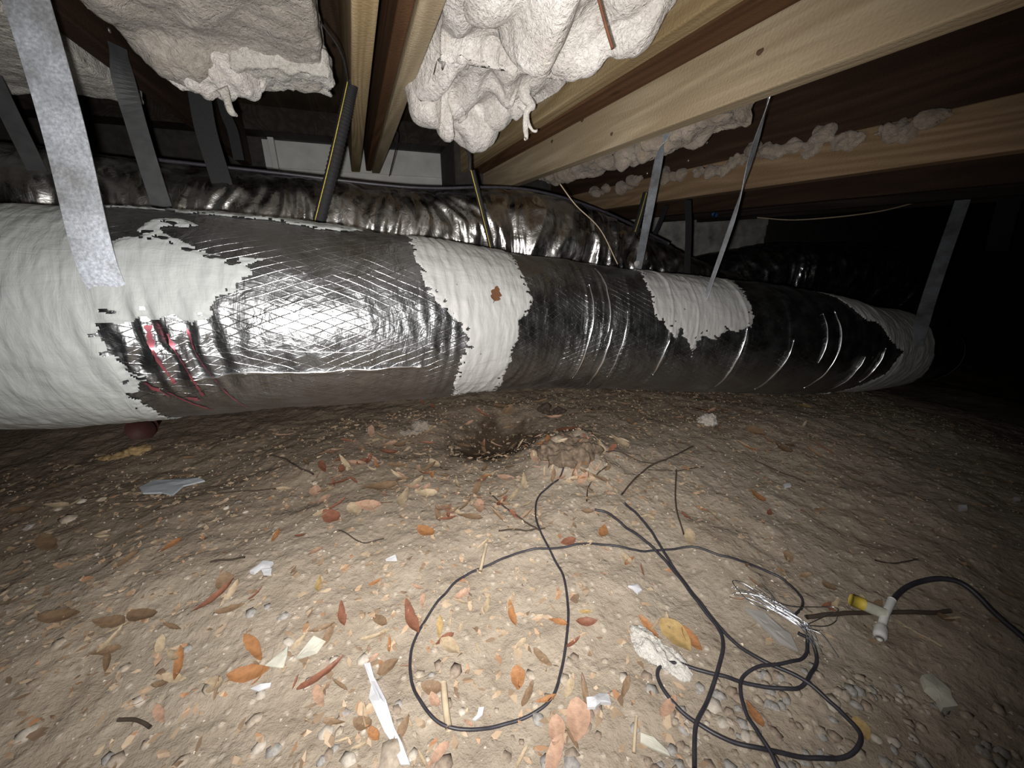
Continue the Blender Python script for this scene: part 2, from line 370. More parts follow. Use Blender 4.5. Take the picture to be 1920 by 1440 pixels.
def siding(x0, x1, z0, z1, step, mat):
    z = z1
    while z > z0:
        v = []; b = step+0.012
        v = [(x0, 2.352, z-b), (x1, 2.352, z-b), (x1, 2.334, z-b), (x0, 2.334, z-b), (x0, 2.352, z), (x1, 2.352, z), (x1, 2.345, z), (x0, 2.345, z)]
        f = [(0,1,2,3), (4,7,6,5), (0,4,5,1), (3,2,6,7), (0,3,7,4), (1,5,6,2)]
        mesh_obj('board', v, f, mat, wb, smooth=False); z -= step
siding(-0.33, 0.52, 0.55, CAM_H+0.465, 0.105, M_white_paint)
siding(1.55, 3.1, 0.36, 0.80, 0.085, plain('white_paint_grimy', (0.42, 0.41, 0.39), 0.8, var=0.3, scale=9))
tag(bevel_box('rim_beam', -2.6, 5, 2.2, 2.335, CAM_H+0.47, Z_S-0.001, M_wood_black, bow=0.002, ny=8), 'blackened rim beam running across above the white boards', 'beam')
tag(bevel_box('masonry_pier', 0.50, 0.74, 2.02, 2.33, -0.3, CAM_H+0.469, M_block, bev=0.006), 'dark square pier beside the white boards behind the ducts', 'pier')
tag(bevel_box('wall_stud', -0.30, -0.275, 2.30, 2.331, 0.4, CAM_H+0.468, M_white_paint, bev=0.002), 'thin pale batten standing against the white boards', 'batten')

def joist(x0, x1, h0, h1, mat, label, cat='joist', y0=-0.5, y1=2.2, name='floor_joist', nails=()):
    o = tag(bevel_box(name, x0, x1, y0, y1, CAM_H+h0, CAM_H+h1-0.001, mat, bev=0.003, bow=0.0012, ny=24), label, cat)
    for p in nails:
        bm = bmesh.new(); bmesh.ops.create_uvsphere(bm, u_segments=10, v_segments=6, radius=0.0042)
        bmesh.ops.scale(bm, vec=(0.5, 1, 1), verts=bm.verts)
        me = bpy.data.meshes.new('nail_head'); bm.to_mesh(me); bm.free(); me.materials.append(M_screw)
        n = bpy.data.objects.new('nail_head', me); col.objects.link(n); n.location = tuple(p); n.parent = o
    return o
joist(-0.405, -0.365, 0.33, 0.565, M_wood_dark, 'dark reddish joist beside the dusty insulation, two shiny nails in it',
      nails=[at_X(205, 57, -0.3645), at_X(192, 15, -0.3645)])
joist(0.042, 0.080, 0.33, 0.565, M_wood_yel, 'yellow pine joist, one of a close pair, next to the corrugated black hose')
joist(0.134, 0.170, 0.33, 0.565, M_wood_pale, 'pale joist of the close pair, touching the white hanging insulation')
joist(0.108, 0.132, 0.338, 0.565, M_wood_brown, 'brown layer added over the side face of the pale joist in the close pair', 'board', name='joist_side_layer')  # added layer that gives the pale joist its brown side face
joist(0.530, 0.567, 0.33, 0.565, M_wood_yel, 'yellowish joist bordering the white hanging insulation and rusty rod')
joist(0.569, 0.640, 0.328, 0.565, M_wood_brown, 'brown doubled joist between the yellowish joist and the lowest pale beam')
joist(0.641, 0.679, 0.232, 0.565, M_wood_pale, 'long pale beam with knots that carries the bright hanger straps')
beam = bpy.data.objects[[o.name for o in bpy.data.objects if o.get('label', '').startswith('long pale beam')][0]]
M_knot = plain('dark_knot', (0.10, 0.06, 0.03), 0.8, var=0.2)
for (kx, ky, rr_) in [(1425, 97, .0045), (1147, 251, .004), (1035, 265, .005), (1092, 222, .008)]:
    q = at_X(kx, ky, 0.6405); a = np.linspace(0, 2*math.pi, 14, endpoint=False)
    v = [(0.6402, q[1]+1.5*rr_*math.cos(t_), q[2]+rr_*math.sin(t_)*(1+0.2*math.sin(3*t_))) for t_ in a]+[(0.6388, q[1], q[2])]
    mesh_obj('knot', v, [(k, (k+1) % 14, 14) for k in range(14)], M_knot, beam)
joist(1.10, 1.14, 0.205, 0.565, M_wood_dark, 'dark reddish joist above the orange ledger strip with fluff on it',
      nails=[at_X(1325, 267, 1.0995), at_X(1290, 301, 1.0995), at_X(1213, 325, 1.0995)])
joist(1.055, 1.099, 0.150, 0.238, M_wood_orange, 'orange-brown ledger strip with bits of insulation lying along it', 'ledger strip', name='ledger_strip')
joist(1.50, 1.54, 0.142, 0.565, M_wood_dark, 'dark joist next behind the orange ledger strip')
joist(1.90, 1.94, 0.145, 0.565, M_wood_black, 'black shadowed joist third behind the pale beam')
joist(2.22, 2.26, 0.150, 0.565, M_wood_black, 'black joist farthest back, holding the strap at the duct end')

# ------------------------------------------------------------------ insulation
def lump(name, blobs, voxel, mat, amp=(0.02, 0.014, 0.004), freq=(6, 13, 55), stretch=(1, 1, 1), parent=None, warp=0.05):
    bm = bmesh.new()
    for kind, c, s in blobs:
        if kind == 'box':
            r = bmesh.ops.create_cube(bm, size=1.0)
            bmesh.ops.scale(bm, vec=tuple(s), verts=r['verts'])
        else:
            r = bmesh.ops.create_icosphere(bm, subdivisions=3, radius=1.0)
            bmesh.ops.scale(bm, vec=tuple(s), verts=r['verts'])
        bmesh.ops.translate(bm, vec=tuple(c), verts=r['verts'])
    me = bpy.data.meshes.new('tmp'); bm.to_mesh(me); bm.free()
    o = bpy.data.objects.new('tmp', me); col.objects.link(o)
    md = o.modifiers.new('r', 'REMESH'); md.mode = 'VOXEL'; md.voxel_size = voxel
    sm = o.modifiers.new('s', 'SMOOTH'); sm.iterations = 5; sm.factor = 0.5
    dg = bpy.context.evaluated_depsgraph_get(); dg.update()
    m2 = bpy.data.meshes.new_from_object(o.evaluated_get(dg)); bpy.data.objects.remove(o); bpy.data.meshes.remove(me)
    n = len(m2.vertices); V = np.empty(n*3); m2.vertices.foreach_get('co', V); V = V.reshape(-1, 3)
    N = np.empty(n*3); m2.vertices.foreach_get('normal', N); N = N.reshape(-1, 3)
    q = V*np.array(stretch)
    wv = np.stack([noise(q*5+7), noise(q*5+31), noise(q*5+53)], -1)*warp*2
    d = amp[0]*fbm(q*freq[0], 3)+amp[1]*(2.4*np.sqrt(noise((q+wv)*freq[1])**2+0.004)-0.8)+0.18*amp[1]*np.abs(noise((q+wv)*freq[1]*2.6+5))+amp[2]*fbm(q*freq[2], 3)
    V = V+N*d[:, None]
    m2.vertices.foreach_set('co', V.ravel()); m2.polygons.foreach_set('use_smooth', [True]*len(m2.polygons))
    m2.materials.clear(); m2.materials.append(mat); m2.name = name; m2.update()
    r = bpy.data.objects.new(name, m2); col.objects.link(r)
    if parent: r.parent = parent
    return r
H = CAM_H
def tuft(p0, p1, r, mat, parent, k=10, jit=0.012, name='torn_tuft'):
    t = np.linspace(0, 1, k)[:, None]; P = np.asarray(p0)*(1-t)+np.asarray(p1)*t
    P = P+jit*np.stack([noise(P*37+3), noise(P*37+11), noise(P*37+29)], -1)*np.minimum(1, 2*t)
    rr = r*(1-0.75*t[:, 0])*(1+0.35*noise(P*60)); o = tube(name, catmull(P, 4), np.interp(np.linspace(0, 1, (k-1)*4+1), np.linspace(0, 1, k), rr), mat, parent, 10)
    return o
# middle white batt, folded and torn
mid = lump('insulation_batt', [('box', (0.345, 0.62, H+0.46), (0.33, 0.80, 0.22)), ('box', (0.33, 0.95, H+0.42), (0.29, 0.22, 0.22)),
    ('ell', (0.225, 1.04, H+0.335), (0.048, 0.06, 0.10)), ('ell', (0.31, 1.10, H+0.335), (0.075, 0.055, 0.10)), ('ell', (0.40, 1.03, H+0.355), (0.07, 0.07, 0.09)),
    ('ell', (0.41, 0.72, H+0.345), (0.05, 0.10, 0.07)), ('ell', (0.455, 0.62, H+0.365), (0.07, 0.09, 0.085)), ('ell', (0.30, 0.66, H+0.37), (0.10, 0.14, 0.075)), ('ell', (0.36, 0.93, H+0.345), (0.05, 0.06, 0.08))],
    0.0062, M_ins_white, (0.016, 0.036, 0.003), (5, 8, 50), (1.5, 0.42, 0.6), warp=0.07)
tag(mid, 'white fluffy fibreglass batt sagging in folds, rusty rod across it', 'insulation')
q = at_Y(985, 175, 0.92); tuft(q+np.array([0, 0, .02]), at_Y(985, 262, 0.92), 0.013, M_ins_white, mid, jit=.02)
tuft(at_Y(975, 195, 0.93), at_Y(1000, 250, 0.91), 0.008, M_ins_white, mid, jit=.02)
# left dusty batt
lef = lump('insulation_batt', [('box', (-0.165, 0.72, H+0.45), (0.315, 0.82, 0.225)), ('ell', (-0.245, 1.06, H+0.35), (0.07, 0.07, 0.07)), ('ell', (-0.06, 1.09, H+0.365), (0.07, 0.06, 0.055))],
    0.0065, M_ins_grey, (0.010, 0.008, 0.004), (5, 9, 50), (1.0, 0.6, 1.0))
tag(lef, 'dusty grey-brown fibreglass batt between the dark joist and the corrugated hose', 'insulation')
tuft(at_Y(415, 165, 1.0), at_Y(440, 222, 1.0), 0.011, M_ins_pale, lef, jit=.02)
lump('torn_end', [('ell', (-0.225, 1.075, H+0.335), (0.085, 0.055, 0.055)), ('ell', (-0.17, 1.09, H+0.35), (0.05, 0.05, 0.04))], 0.005, M_ins_white, (0.014, 0.012, 0.004), (9, 16, 60), parent=lef)
lump('torn_end', [('box', (-0.085, 1.075, H+0.345), (0.17, 0.11, 0.05))], 0.005, M_ins_pale, (0.008, 0.009, 0.005), (9, 16, 60), parent=lef)
# far-left batt
fl_ = lump('insulation_batt', [('box', (-0.66, 0.90, H+0.435), (0.49, 0.86, 0.25))], 0.008, M_ins_pale, (0.010, 0.004, 0.003), (5, 8, 50))
tag(fl_, 'flat grey fibreglass batt behind the wide galvanised strap, above the black strap', 'insulation')
# lumps hanging beside the pale beam
rb = lump('insulation_batt', [('box', (0.74, 1.09, H+0.315), (0.10, 0.85, 0.18))]+[('ell', (0.725+0.012*math.sin(7*y), y, H+0.232+0.008*math.sin(11*y)), (0.032, 0.055, 0.022)) for y in np.arange(0.70, 1.5, 0.075)],
    0.006, M_ins_dark, (0.012, 0.014, 0.004), (9, 15, 55))
tag(rb, 'soiled brown fibreglass batt sagging just below the pale beam', 'insulation')
SC = ['in deepest shade at the far end', 'next to the far end of the strip', 'behind the shiny middle strap', 'just past the shiny middle strap', 'beside the narrow twisted strap', 'before the narrow twisted strap', 'nearest the frame edge']
for k, y0 in enumerate([1.62, 1.40, 1.18, 0.98, 0.82, 0.68, 0.56]):
    bl = [('ell', (1.052+0.006*rng.normal(), y0+0.035*(m-1.5)+0.01*rng.normal(), H+0.226+0.008*rng.normal()), (0.013+0.006*rng.random(), 0.022+0.016*rng.random(), 0.014+0.010*rng.random())) for m in range(4)]
    tag(lump('insulation_scrap', bl, 0.005, M_ins_dark, (0.008, 0.009, 0.003), (14, 22, 60)), 'brown fibreglass scrap on the orange ledger strip, '+SC[k], 'insulation', 'insulation scraps on the ledger strip')

# ------------------------------------------------------------------ straps, hoses and rods from the joists
def up_strap(label, pts, wd, width, mat, name='hanger_strap', cat='strap', group=None):
    return tag(strip(name, pts, wd, width, mat), label, cat, group)
X1 = (1, 0, 0)
P1 = np.array([-0.301, 0.668, 0.504])
s1 = up_strap('wide shiny galvanised strap running up from the left grey mastic', [P1+(0.004, .004, -0.028), P1+(0, -.004, 0.0), P1+(-0.002, .0, 0.05), (-0.298, 0.682, 0.68), (-0.297, 0.692, 0.80), (-0.296, 0.70, Z_J+0.1)],
              [X1]*6, 0.040, M_galv)
def on_Y(px, Y): return [at_Y(a, b, Y) for a, b in px]
up_strap('dull grey strap with twisted top beside the dark joist', [at_Y(220, 85, 1.08), at_Y(224, 105, 1.08), at_Y(232, 150, 1.08), *on_Y([(250, 215), (285, 330), (318, 430)], 1.08)], [(0.5, 1, 0), (0.5, 1, 0), (0.85, 0.5, 0), X1, X1, X1], 0.034, M_galv_dull)
up_strap('wide black strap hanging beneath the torn left insulation', on_Y([(370, 150), (385, 240), (412, 330), (445, 440)], 1.2), [X1]*4, 0.042, M_black_strap)
up_strap('thin dark strap just behind the wide black strap', [at_Y(420, 200, 1.55)+(0, 0, .2), *on_Y([(420, 200), (436, 245), (448, 300)], 1.55)], [X1]*4, 0.028, M_black_strap)
up_strap('short dull strap at the very edge, behind the wide galvanised strap', on_Y([(-18, 140), (6, 190), (48, 275), (70, 320)], 1.15), [X1]*4, 0.030, M_galv_dull)
# corrugated hose with a yellow stripe
def hose(px, Y, r, label, stripe=True):
    P = catmull(on_Y(px, Y), 12); s = np.arange(len(P)); Pd = np.stack([np.interp(np.linspace(0, len(P)-1, 160), s, P[:, i]) for i in range(3)], -1)
    e = empty('corrugated_hose', Pd[-1], label, 'hose'); e.location = (0, 0, 0)
    hb = tube('hose_body', Pd, r*(1+0.06*np.sin(np.arange(160)*math.pi/2)), M_black_strap, e, 12)
    if stripe: tube('yellow_stripe', Pd+np.array([-r*0.62, -r*0.82, 0]), 0.0010, M_yellow, hb, 5)
    return e
hose([(660, 155), (648, 210), (625, 310), (596, 425)], 1.08, 0.0135, 'corrugated black hose with yellow stripe hanging beside the yellow joist')
hose([(885, 320), (903, 390), (924, 475)], 1.08, 0.0075, 'narrow black hose with thin yellow line behind the leaf-dotted mastic band')
hose([(1212, 362), (1200, 405), (1186, 450)], 1.22, 0.012, 'short black hose with yellow line behind the shiny middle strap')
up_strap('black strap dropping behind the duct beside the shiny middle strap', on_Y([(1290, 375), (1291, 430), (1288, 520)], 1.13), [X1]*3, 0.028, M_black_strap)
up_strap('slanted black strap between the shiny middle strap and the black strap', on_Y([(1250, 385), (1236, 420), (1222, 450)], 1.5), [X1]*3, 0.026, M_black_strap)
up_strap('black strap in deep shadow at the dark end of the crawlspace', [at_X(1900, 350, 2.2), at_X(1880, 420, 2.25), at_X(1868, 470, 2.3)], [(0, 1, 0)]*3, 0.06, M_black_strap)
# bright straps of the right half
T8 = np.array([0.682, 0.80, H+0.225])
s8 = up_strap('bright galvanised strap with folded top hanging from the pale beam', [T8+(-0.002, 0, .03), T8, at_Y(1237, 292, 0.83), at_Y(1222, 370, 0.91), at_Y(1197, 500, 1.045), at_Y(1190, 530, 1.06)],
              [(0, 1, 0), (0.3, 1, 0), (1, 0.25, 0), X1, X1, X1], 0.027, M_galv)
tag(lump('mastic_blob', [('ell', at_Y(1195, 494, 1.035), (0.014, 0.006, 0.012))], 0.003, M_mastic2, (0.002, 0.001, 0.0005), (40, 60, 90), parent=s8), None)
T9 = np.array([0.70, 0.575, H+0.232])
up_strap('narrow twisted strap seen edge-on, ending at the white mastic patch', [T9+(0, 0, .03), T9+(0.0, 0, -.005), at_Y(1410, 290, 0.64), at_Y(1375, 410, 0.70), at_Y(1335, 525, 0.745), at_Y(1322, 562, 0.752)],
         [(0.6, 1, 0), (0.9, 0.8, 0), (0.95, 0.25, 0), (0.44, 0.9, 0), (0.42, 0.9, 0), (0.45, 0.9, 0)], 0.021, M_galv)
up_strap('galvanised strap tied to the shadowy end of the large duct', [(2.20, 0.885, H+0.19), (2.195, 0.88, H+0.15), at_Y(1772, 470, 0.845), at_Y(1742, 560, 0.80), at_Y(1716, 648, 0.735)],
         [(0.55, -0.8, 0)]*5, 0.042, M_galv)
# rods and thin wires
def wire(name, label, pts, r, mat, cat='wire', sub=10, group=None, seg=7): return tag(tube(name, catmull(pts, sub), r, mat, None, seg), label, cat, group)
wire('support_rod', 'thin rusty rod pressed across the white insulation', [at_Y(1118, -20, 0.55), at_Y(1135, 45, 0.545), at_Y(1149, 92, 0.54)], 0.0022, M_rust, 'rod')
wire('hanging_wire', 'thin tan wire curving down over the crumpled duct', [at_Y(1050, 345, 1.12), at_Y(1080, 385, 1.11), at_Y(1125, 430, 1.1), at_Y(1158, 495, 1.08)], 0.0016, M_stick)
wire('hanging_wire', 'long thin wire strung below the dark joists', [at_Y(1930, 312, 0.62), at_Y(1800, 352, 0.80), at_Y(1650, 396, 1.1), at_Y(1500, 412, 1.4), at_Y(1420, 408, 1.6)], 0.003, M_stick)
wire('hanging_wire', 'dark bent wire hanging at the end of the close pair of joists', [at_Y(724, 205, 1.4), at_Y(728, 230, 1.4), at_Y(745, 258, 1.45), at_Y(730, 330, 1.7)], 0.0018, M_cable)
wire('black_cable', 'black cable dropping from the white insulation to the crumpled duct', [at_Y(845, 250, 1.15), at_Y(868, 272, 1.15), at_Y(880, 290, 1.12), at_Y(882, 325, 1.1), at_Y(893, 350, 1.09)], 0.004, M_cable, 'cable')
wire('hanging_wire', 'thin dark wire by the corrugated hose in the joist gap', [at_Y(600, 40, .9), at_Y(640, 100, .95), at_Y(655, 165, 1.05)], 0.0013, M_cable)
wire('blue_tape_scrap', 'small blue scrap above the dim boards behind the ducts', [at_Y(1338, 402, 1.75), at_Y(1352, 405, 1.75), at_Y(1372, 404, 1.75)], 0.012, M_blue, 'scrap')

# ------------------------------------------------------------------ the large foil duct
R1 = 0.168
KX = np.array([-1.2,-.8,-.48,-.16,.14,.44,.74,1.04,1.4,1.8,2.4,3.0])
KY = np.array([1.068,0.949,0.846,0.82,0.86,0.922,0.894,0.835,0.832,0.893,0.986,1.152])
KZ = np.array([0.457,0.456,0.438,0.427,0.392,0.353,0.315,0.284,0.233,0.165,0.083,-0.032])
def herm(K, q, x):
    n = len(K); m = np.gradient(q, K); i = np.clip(np.searchsorted(K, x, 'right')-1, 0, n-2)
    h = K[i+1]-K[i]; t = (x-K[i])/h
    return (2*t**3-3*t**2+1)*q[i]+(t**3-2*t**2+t)*h*m[i]+(-2*t**3+3*t**2)*q[i+1]+(t**3-t**2)*h*m[i+1]
def frame(K, qy, qz, x):
    P = np.stack([x, herm(K, qy, x), herm(K, qz, x)], -1)
    e = 1e-3; Pp = np.stack([x+e, herm(K, qy, x+e), herm(K, qz, x+e)], -1)
    T = (Pp-P); T /= np.linalg.norm(T, axis=-1)[..., None]
    z = np.array([0, 0, 1.0]); U = z-(T@z)[..., None]*T; U /= np.linalg.norm(U, axis=-1)[..., None]
    N = np.cross(U, T); N = N*np.sign(-N[..., 1:2]); return P, N, U
RX = [0.495, 0.543, 0.615, 0.726, 0.80, 0.945, 1.08, 1.194, 1.263, 1.41, 1.53, 1.70]
RA = [5, 4, 4, 5, 3, 6, 6, 4, 6, 4, 5, 4]
def duct_r(x, ph):
    v = ph*R1
    q = v3(x*6, v*6, 0.3)
    r = 0.004*fbm(q, 3)+0.0010*ridge(v3(x*38+0.4*np.sin(v*20), v*9, 2.2))*sstep(0.3, -0.2, np.abs(x-0.1)-0.5)
    r = r+0.0007*ridge(v3(x*30, v*30, 5.5))
    # pleats beside the grey mastic
    pl = np.exp(-((x+0.25)/0.06)**2)*np.exp(-((v+0.02)/0.06)**2); r = r+0.005*pl*np.sin(x*230+v*25+2*noise(v3(x*30, v*30, 1.0)))
    pl = np.exp(-((x-0.13)/0.05)**2); r = r+0.0009*pl*np.sin(x*300)
    for X, a in zip(RX, RA):
        xx = X+0.012*np.sin(ph*1.0+X*9)+0.004*noise(v3(v*14, X*11, 0.7))
        env = 0.45+0.55*noise(v3(v*9, X*31, 3.3))
        r = r+0.001*a*np.clip(env, 0.1, 1)*np.exp(-((x-xx)/0.0035)**2)
    vs_ = np.radians(-21)*R1+0.004*np.sin(x*30)+0.003*noise(v3(x*25, 1.1, 0))
    r = r+0.004*np.exp(-((v-vs_)/0.003)**2)*sstep(-0.3, -0.2, x)*sstep(0.12, 0.05, x)
    return R1+r
def duct_pt(x, ph, off=0.0):
    P, N, U = frame(KX, KY, KZ, x); r = duct_r(x, ph)+off
    return P+r[..., None]*(np.cos(ph)[..., None]*N+np.sin(ph)[..., None]*U)
D1 = empty('air_duct', (0.9, 0.85, 0.0), 'large silver foil-wrapped flexible air duct patched with grey mastic', 'air duct'); D1.location = (0, 0, 0)
xs = np.concatenate([np.linspace(-1.15, -0.55, 60), np.arange(-0.546, 1.75, 0.0035), np.linspace(1.754, 2.98, 200)])
pa = np.linspace(-math.pi, math.pi, 200, endpoint=False)
gx, gp = np.meshgrid(xs, pa, indexing='ij')
V = duct_pt(gx, gp).reshape(-1, 3)
uvd = np.stack([gx, gp*R1], -1).reshape(-1, 2)
JK = mesh_obj('foil_jacket', V, grid_faces(len(xs), len(pa), True), M_foil, D1, uv=uvd)
# end rings so the duct ends are closed
for xe, nm in ((-1.15, 'end_collar'), (2.98, 'end_collar')):
    P, N, U = frame(KX, KY, KZ, np.full(48, xe)); a = np.linspace(0, 2*math.pi, 48, endpoint=False)
    v = (P+0.172*(np.cos(a)[:, None]*N+np.sin(a)[:, None]*U))
    mesh_obj(nm, v, [list(range(48))], M_galv_dull, D1, smooth=False)

def poly_sdf(px, py, poly):
    d = np.full(px.shape, 1e9); ins = np.zeros(px.shape, bool); n = len(poly)
    for i in range(n):
        (x0, y0), (x1, y1) = poly[i], poly[(i+1) % n]
        ex, ey = x1-x0, y1-y0; t = np.clip(((px-x0)*ex+(py-y0)*ey)/(ex*ex+ey*ey+1e-12), 0, 1)
        d = np.minimum(d, np.hypot(px-x0-t*ex, py-y0-t*ey))
        c = (y0 > py) != (y1 > py); ins ^= c & (px < (x1-x0)*(py-y0)/(y1-y0+1e-12)+x0)
    return np.where(ins, d, -d)
def patch(name, poly, mat, ds=0.0022, rag=0.007, label=None, holes=0.35):
    poly = [(x, math.radians(a)*R1) for x, a in poly]
    xs_ = [p[0] for p in poly]; vs_ = [p[1] for p in poly]
    X = np.arange(min(xs_)-0.015, max(xs_)+0.015, ds); Vv = np.arange(max(min(vs_)-0.015, -math.pi*R1), min(max(vs_)+0.015, math.pi*R1), ds)
    X = X[X > -1.14]
    gx, gv = np.meshgrid(X, Vv, indexing='ij')
    f = poly_sdf(gx, gv, poly)
    f = f+rag*(fbm(v3(gx*35, gv*60, 1.3), 3))+rag*0.6*noise(v3(gx*60, gv*240, 4.4))
    f = np.where((f < 0.012) & (noise(v3(gx*70, gv*200, 8.8)) > holes), -1, f)
    th = 0.0022*sstep(0, 0.006, f)+0.0006+0.0012*fbm(v3(gx*90, gv*22, 2.7), 3)*sstep(0, 0.01, f)+0.001*noise(v3(gx*16, gv*40, 6.1))*sstep(0, 0.01, f)
    pts = duct_pt(gx, gv/R1, np.maximum(th, 0.0003)).reshape(-1, 3)
    F = grid_faces(*gx.shape); keep = (f.ravel()[F] > 0).sum(1) >= 3
    F = F[keep]; used = np.unique(F); mp = -np.ones(len(pts), int); mp[used] = np.arange(len(used))
    uv = np.stack([gx, gv], -1).reshape(-1, 2)[used]
    o = mesh_obj(name, pts[used], mp[F], mat, D1, uv=uv)
    if label: o['label'] = label
    return o
patch('mastic_coat', [(-1.14, 175), (-0.50, 175), (-0.50, -175), (-1.14, -175)], M_mastic, ds=0.006, rag=0.001)
patch('mastic_patch', [(-0.515, 175), (-0.34, 175), (-0.333, 78), (-0.303, 50), (-0.294, 44), (-0.273, 49), (-0.255, 52), (-0.231, 48), (-0.213, 45), (-0.192, 40), (-0.177, 38), (-0.177, 36), (-0.141, 40), (-0.138, 38), (-0.153, 34), (-0.147, 30), (-0.165, 26), (-0.162, 23), (-0.177, 20), (-0.189, 18), (-0.195, 12), (-0.198, 8), (-0.228, 7), (-0.249, 8), (-0.264, 8), (-0.282, 8), (-0.3, 8), (-0.306, 6), (-0.306, 0), (-0.303, -7), (-0.3, -14), (-0.285, -18), (-0.276, -22), (-0.294, -24), (-0.306, -29), (-0.303, -33), (-0.3, -44), (-0.303, -60), (-0.31, -175), (-0.515, -175)], M_mastic, label='broad grey mastic coat on the near end of the duct')
patch('mastic_streak', [(-0.345, 88), (-0.34, 80), (-0.252, 80), (-0.234, 75), (-0.153, 73.5), (-0.072, 71), (-0.03, 71), (0.0, 80), (0.0, 100), (-0.345, 100)], M_mastic, rag=0.004, label='thin grey mastic streak along the duct top')
patch('mastic_patch', [(-0.262, 63), (-0.235, 66), (-0.21, 60), (-0.222, 56), (-0.24, 59), (-0.262, 50), (-0.275, 54)], M_mastic, rag=0.004, label='curled brush mark of grey mastic')
patch('mastic_patch', [(0.085, 130), (0.078, 76), (0.066, 58), (0.069, 47), (0.069, 39), (0.075, 32), (0.078, 27), (0.096, 20), (0.114, 16), (0.135, 10), (0.147, 1), (0.153, -7), (0.141, -15), (0.141, -29), (0.144, -40), (0.165, -60), (0.27, -60), (0.252, -35), (0.249, -22), (0.252, -11), (0.258, 2), (0.255, 10), (0.279, 14), (0.297, 22), (0.294, 30), (0.288, 38), (0.285, 48), (0.294, 61), (0.297, 70), (0.30, 130)], M_mastic2, label='white mastic band with ragged brushed edges')
patch('mastic_patch', [(0.69, 130), (0.69, 78), (0.672, 60), (0.675, 47), (0.678, 34), (0.687, 24), (0.711, 16), (0.744, 6), (0.759, 13), (0.789, 4), (0.813, -8), (0.813, 5), (0.834, 10), (0.867, 7), (0.894, 16), (0.921, 15), (0.963, 20), (0.969, 32), (0.963, 48), (0.969, 68), (0.985, 130)], M_mastic2, label='white mastic patch beneath the twisted strap')
patch('mastic_patch', [(1.35, 130), (1.35, 73), (1.374, 55), (1.413, 38), (1.512, 35), (1.551, 18), (1.632, 12), (1.701, 7), (1.659, -6), (1.662, -20), (1.563, -40), (1.5, -80), (2.2, -80), (2.15, -44), (2.106, -15), (2.07, 8), (2.082, 38), (2.106, 57), (2.1, 130)], m_mastic('lightened_mastic', (0.78, 0.79, 0.77)), ds=0.005, label='grey mastic coat at the shadowy end of the duct')  # mastic colour raised to stand in for flash falling off here
# red printed stripes on the jacket
def stripe(pts, w, mat, name):
    P = catmull([(x, math.radians(a), 0) for x, a in pts], 10); v = []
    for k, (x, ph, _) in enumerate(P):
        ww = w*max(0.12, 0.45+0.9*float(noise(v3(k*0.37, x*50, 1.1))))
        for s in (-1, 1): v.append(duct_pt(np.array(x+s*ww), np.array(ph), 0.0012))
    return mesh_obj(name, np.array(v), grid_faces(len(P), 2).tolist(), mat, JK)
for pts, w in [([(-0.262, 6), (-0.262, -4), (-0.258, -14), (-0.255, -24)], .0045), ([(-0.243, 2), (-0.238, -10), (-0.233, -22), (-0.232, -34)], .003), ([(-0.225, 4), (-0.222, -8), (-0.215, -18)], .0022),
               ([(-0.214, -18), (-0.205, -30), (-0.196, -42), (-0.19, -52)], .0015), ([(-0.268, -30), (-0.25, -40), (-0.235, -52)], .004), ([(-0.285, -22), (-0.27, -34)], .004), ([(-0.25, -34), (-0.24, -38)], .006)]:
    stripe(pts, w, M_redprint, 'red_print')
def ring(x0, w, mat, name):
    X = np.linspace(x0-w/2, x0+w/2, 5); a = np.linspace(-math.pi, math.pi, 96, endpoint=False); gx, ga = np.meshgrid(X, a, indexing='ij')
    return mesh_obj(name, duct_pt(gx, ga, 0.004).reshape(-1, 3), grid_faces(5, 96, True), mat, D1)
ring(2.45, 0.07, M_black_strap, 'black_band'); ring(2.75, 0.04, M_galv_dull, 'metal_band')
for (x, a0, a1, w) in [(0.495, 45, -40, .0022), (0.548, 70, 5, .0018), (0.56, 10, -50, .0025), (0.60, 25, -35, .0012), (0.726, 5, -30, .0022), (0.945, 20, -45, .0028), (1.08, 12, -50, .002), (1.263, 45, -45, .003), (1.20, 40, -10, .0015), (1.53, 10, -35, .003), (1.41, 0, -55, .0016)]:
    A = np.radians(np.linspace(a0, a1, 28)); X_ = x+0.006*np.sin(A*2.9)+0.002*noise(v3(A*6, x*9, 0.5))
    tube('foil_crease', duct_pt(X_, A, 0.0004), w*1.15*np.sin(np.linspace(0.12, 3.02, 28))**0.6, M_creasefoil, JK, 8)

for (x0, x1, a, w) in [(-0.235, 0.07, -20.5, .0016), (-0.19, -0.02, 11, .0008), (-0.2, 0.09, -9, .0007)]:
    X_ = np.linspace(x0, x1, 40); A = np.radians(a)+0.02*np.sin(X_*31)+0.03*noise(v3(X_*18, a, 0.2))
    tube('foil_seam', duct_pt(X_, A, 0.0002), w*(0.4+np.abs(noise(v3(X_*40, a, 1.0)))*1.6), M_creasefoil, JK, 8)
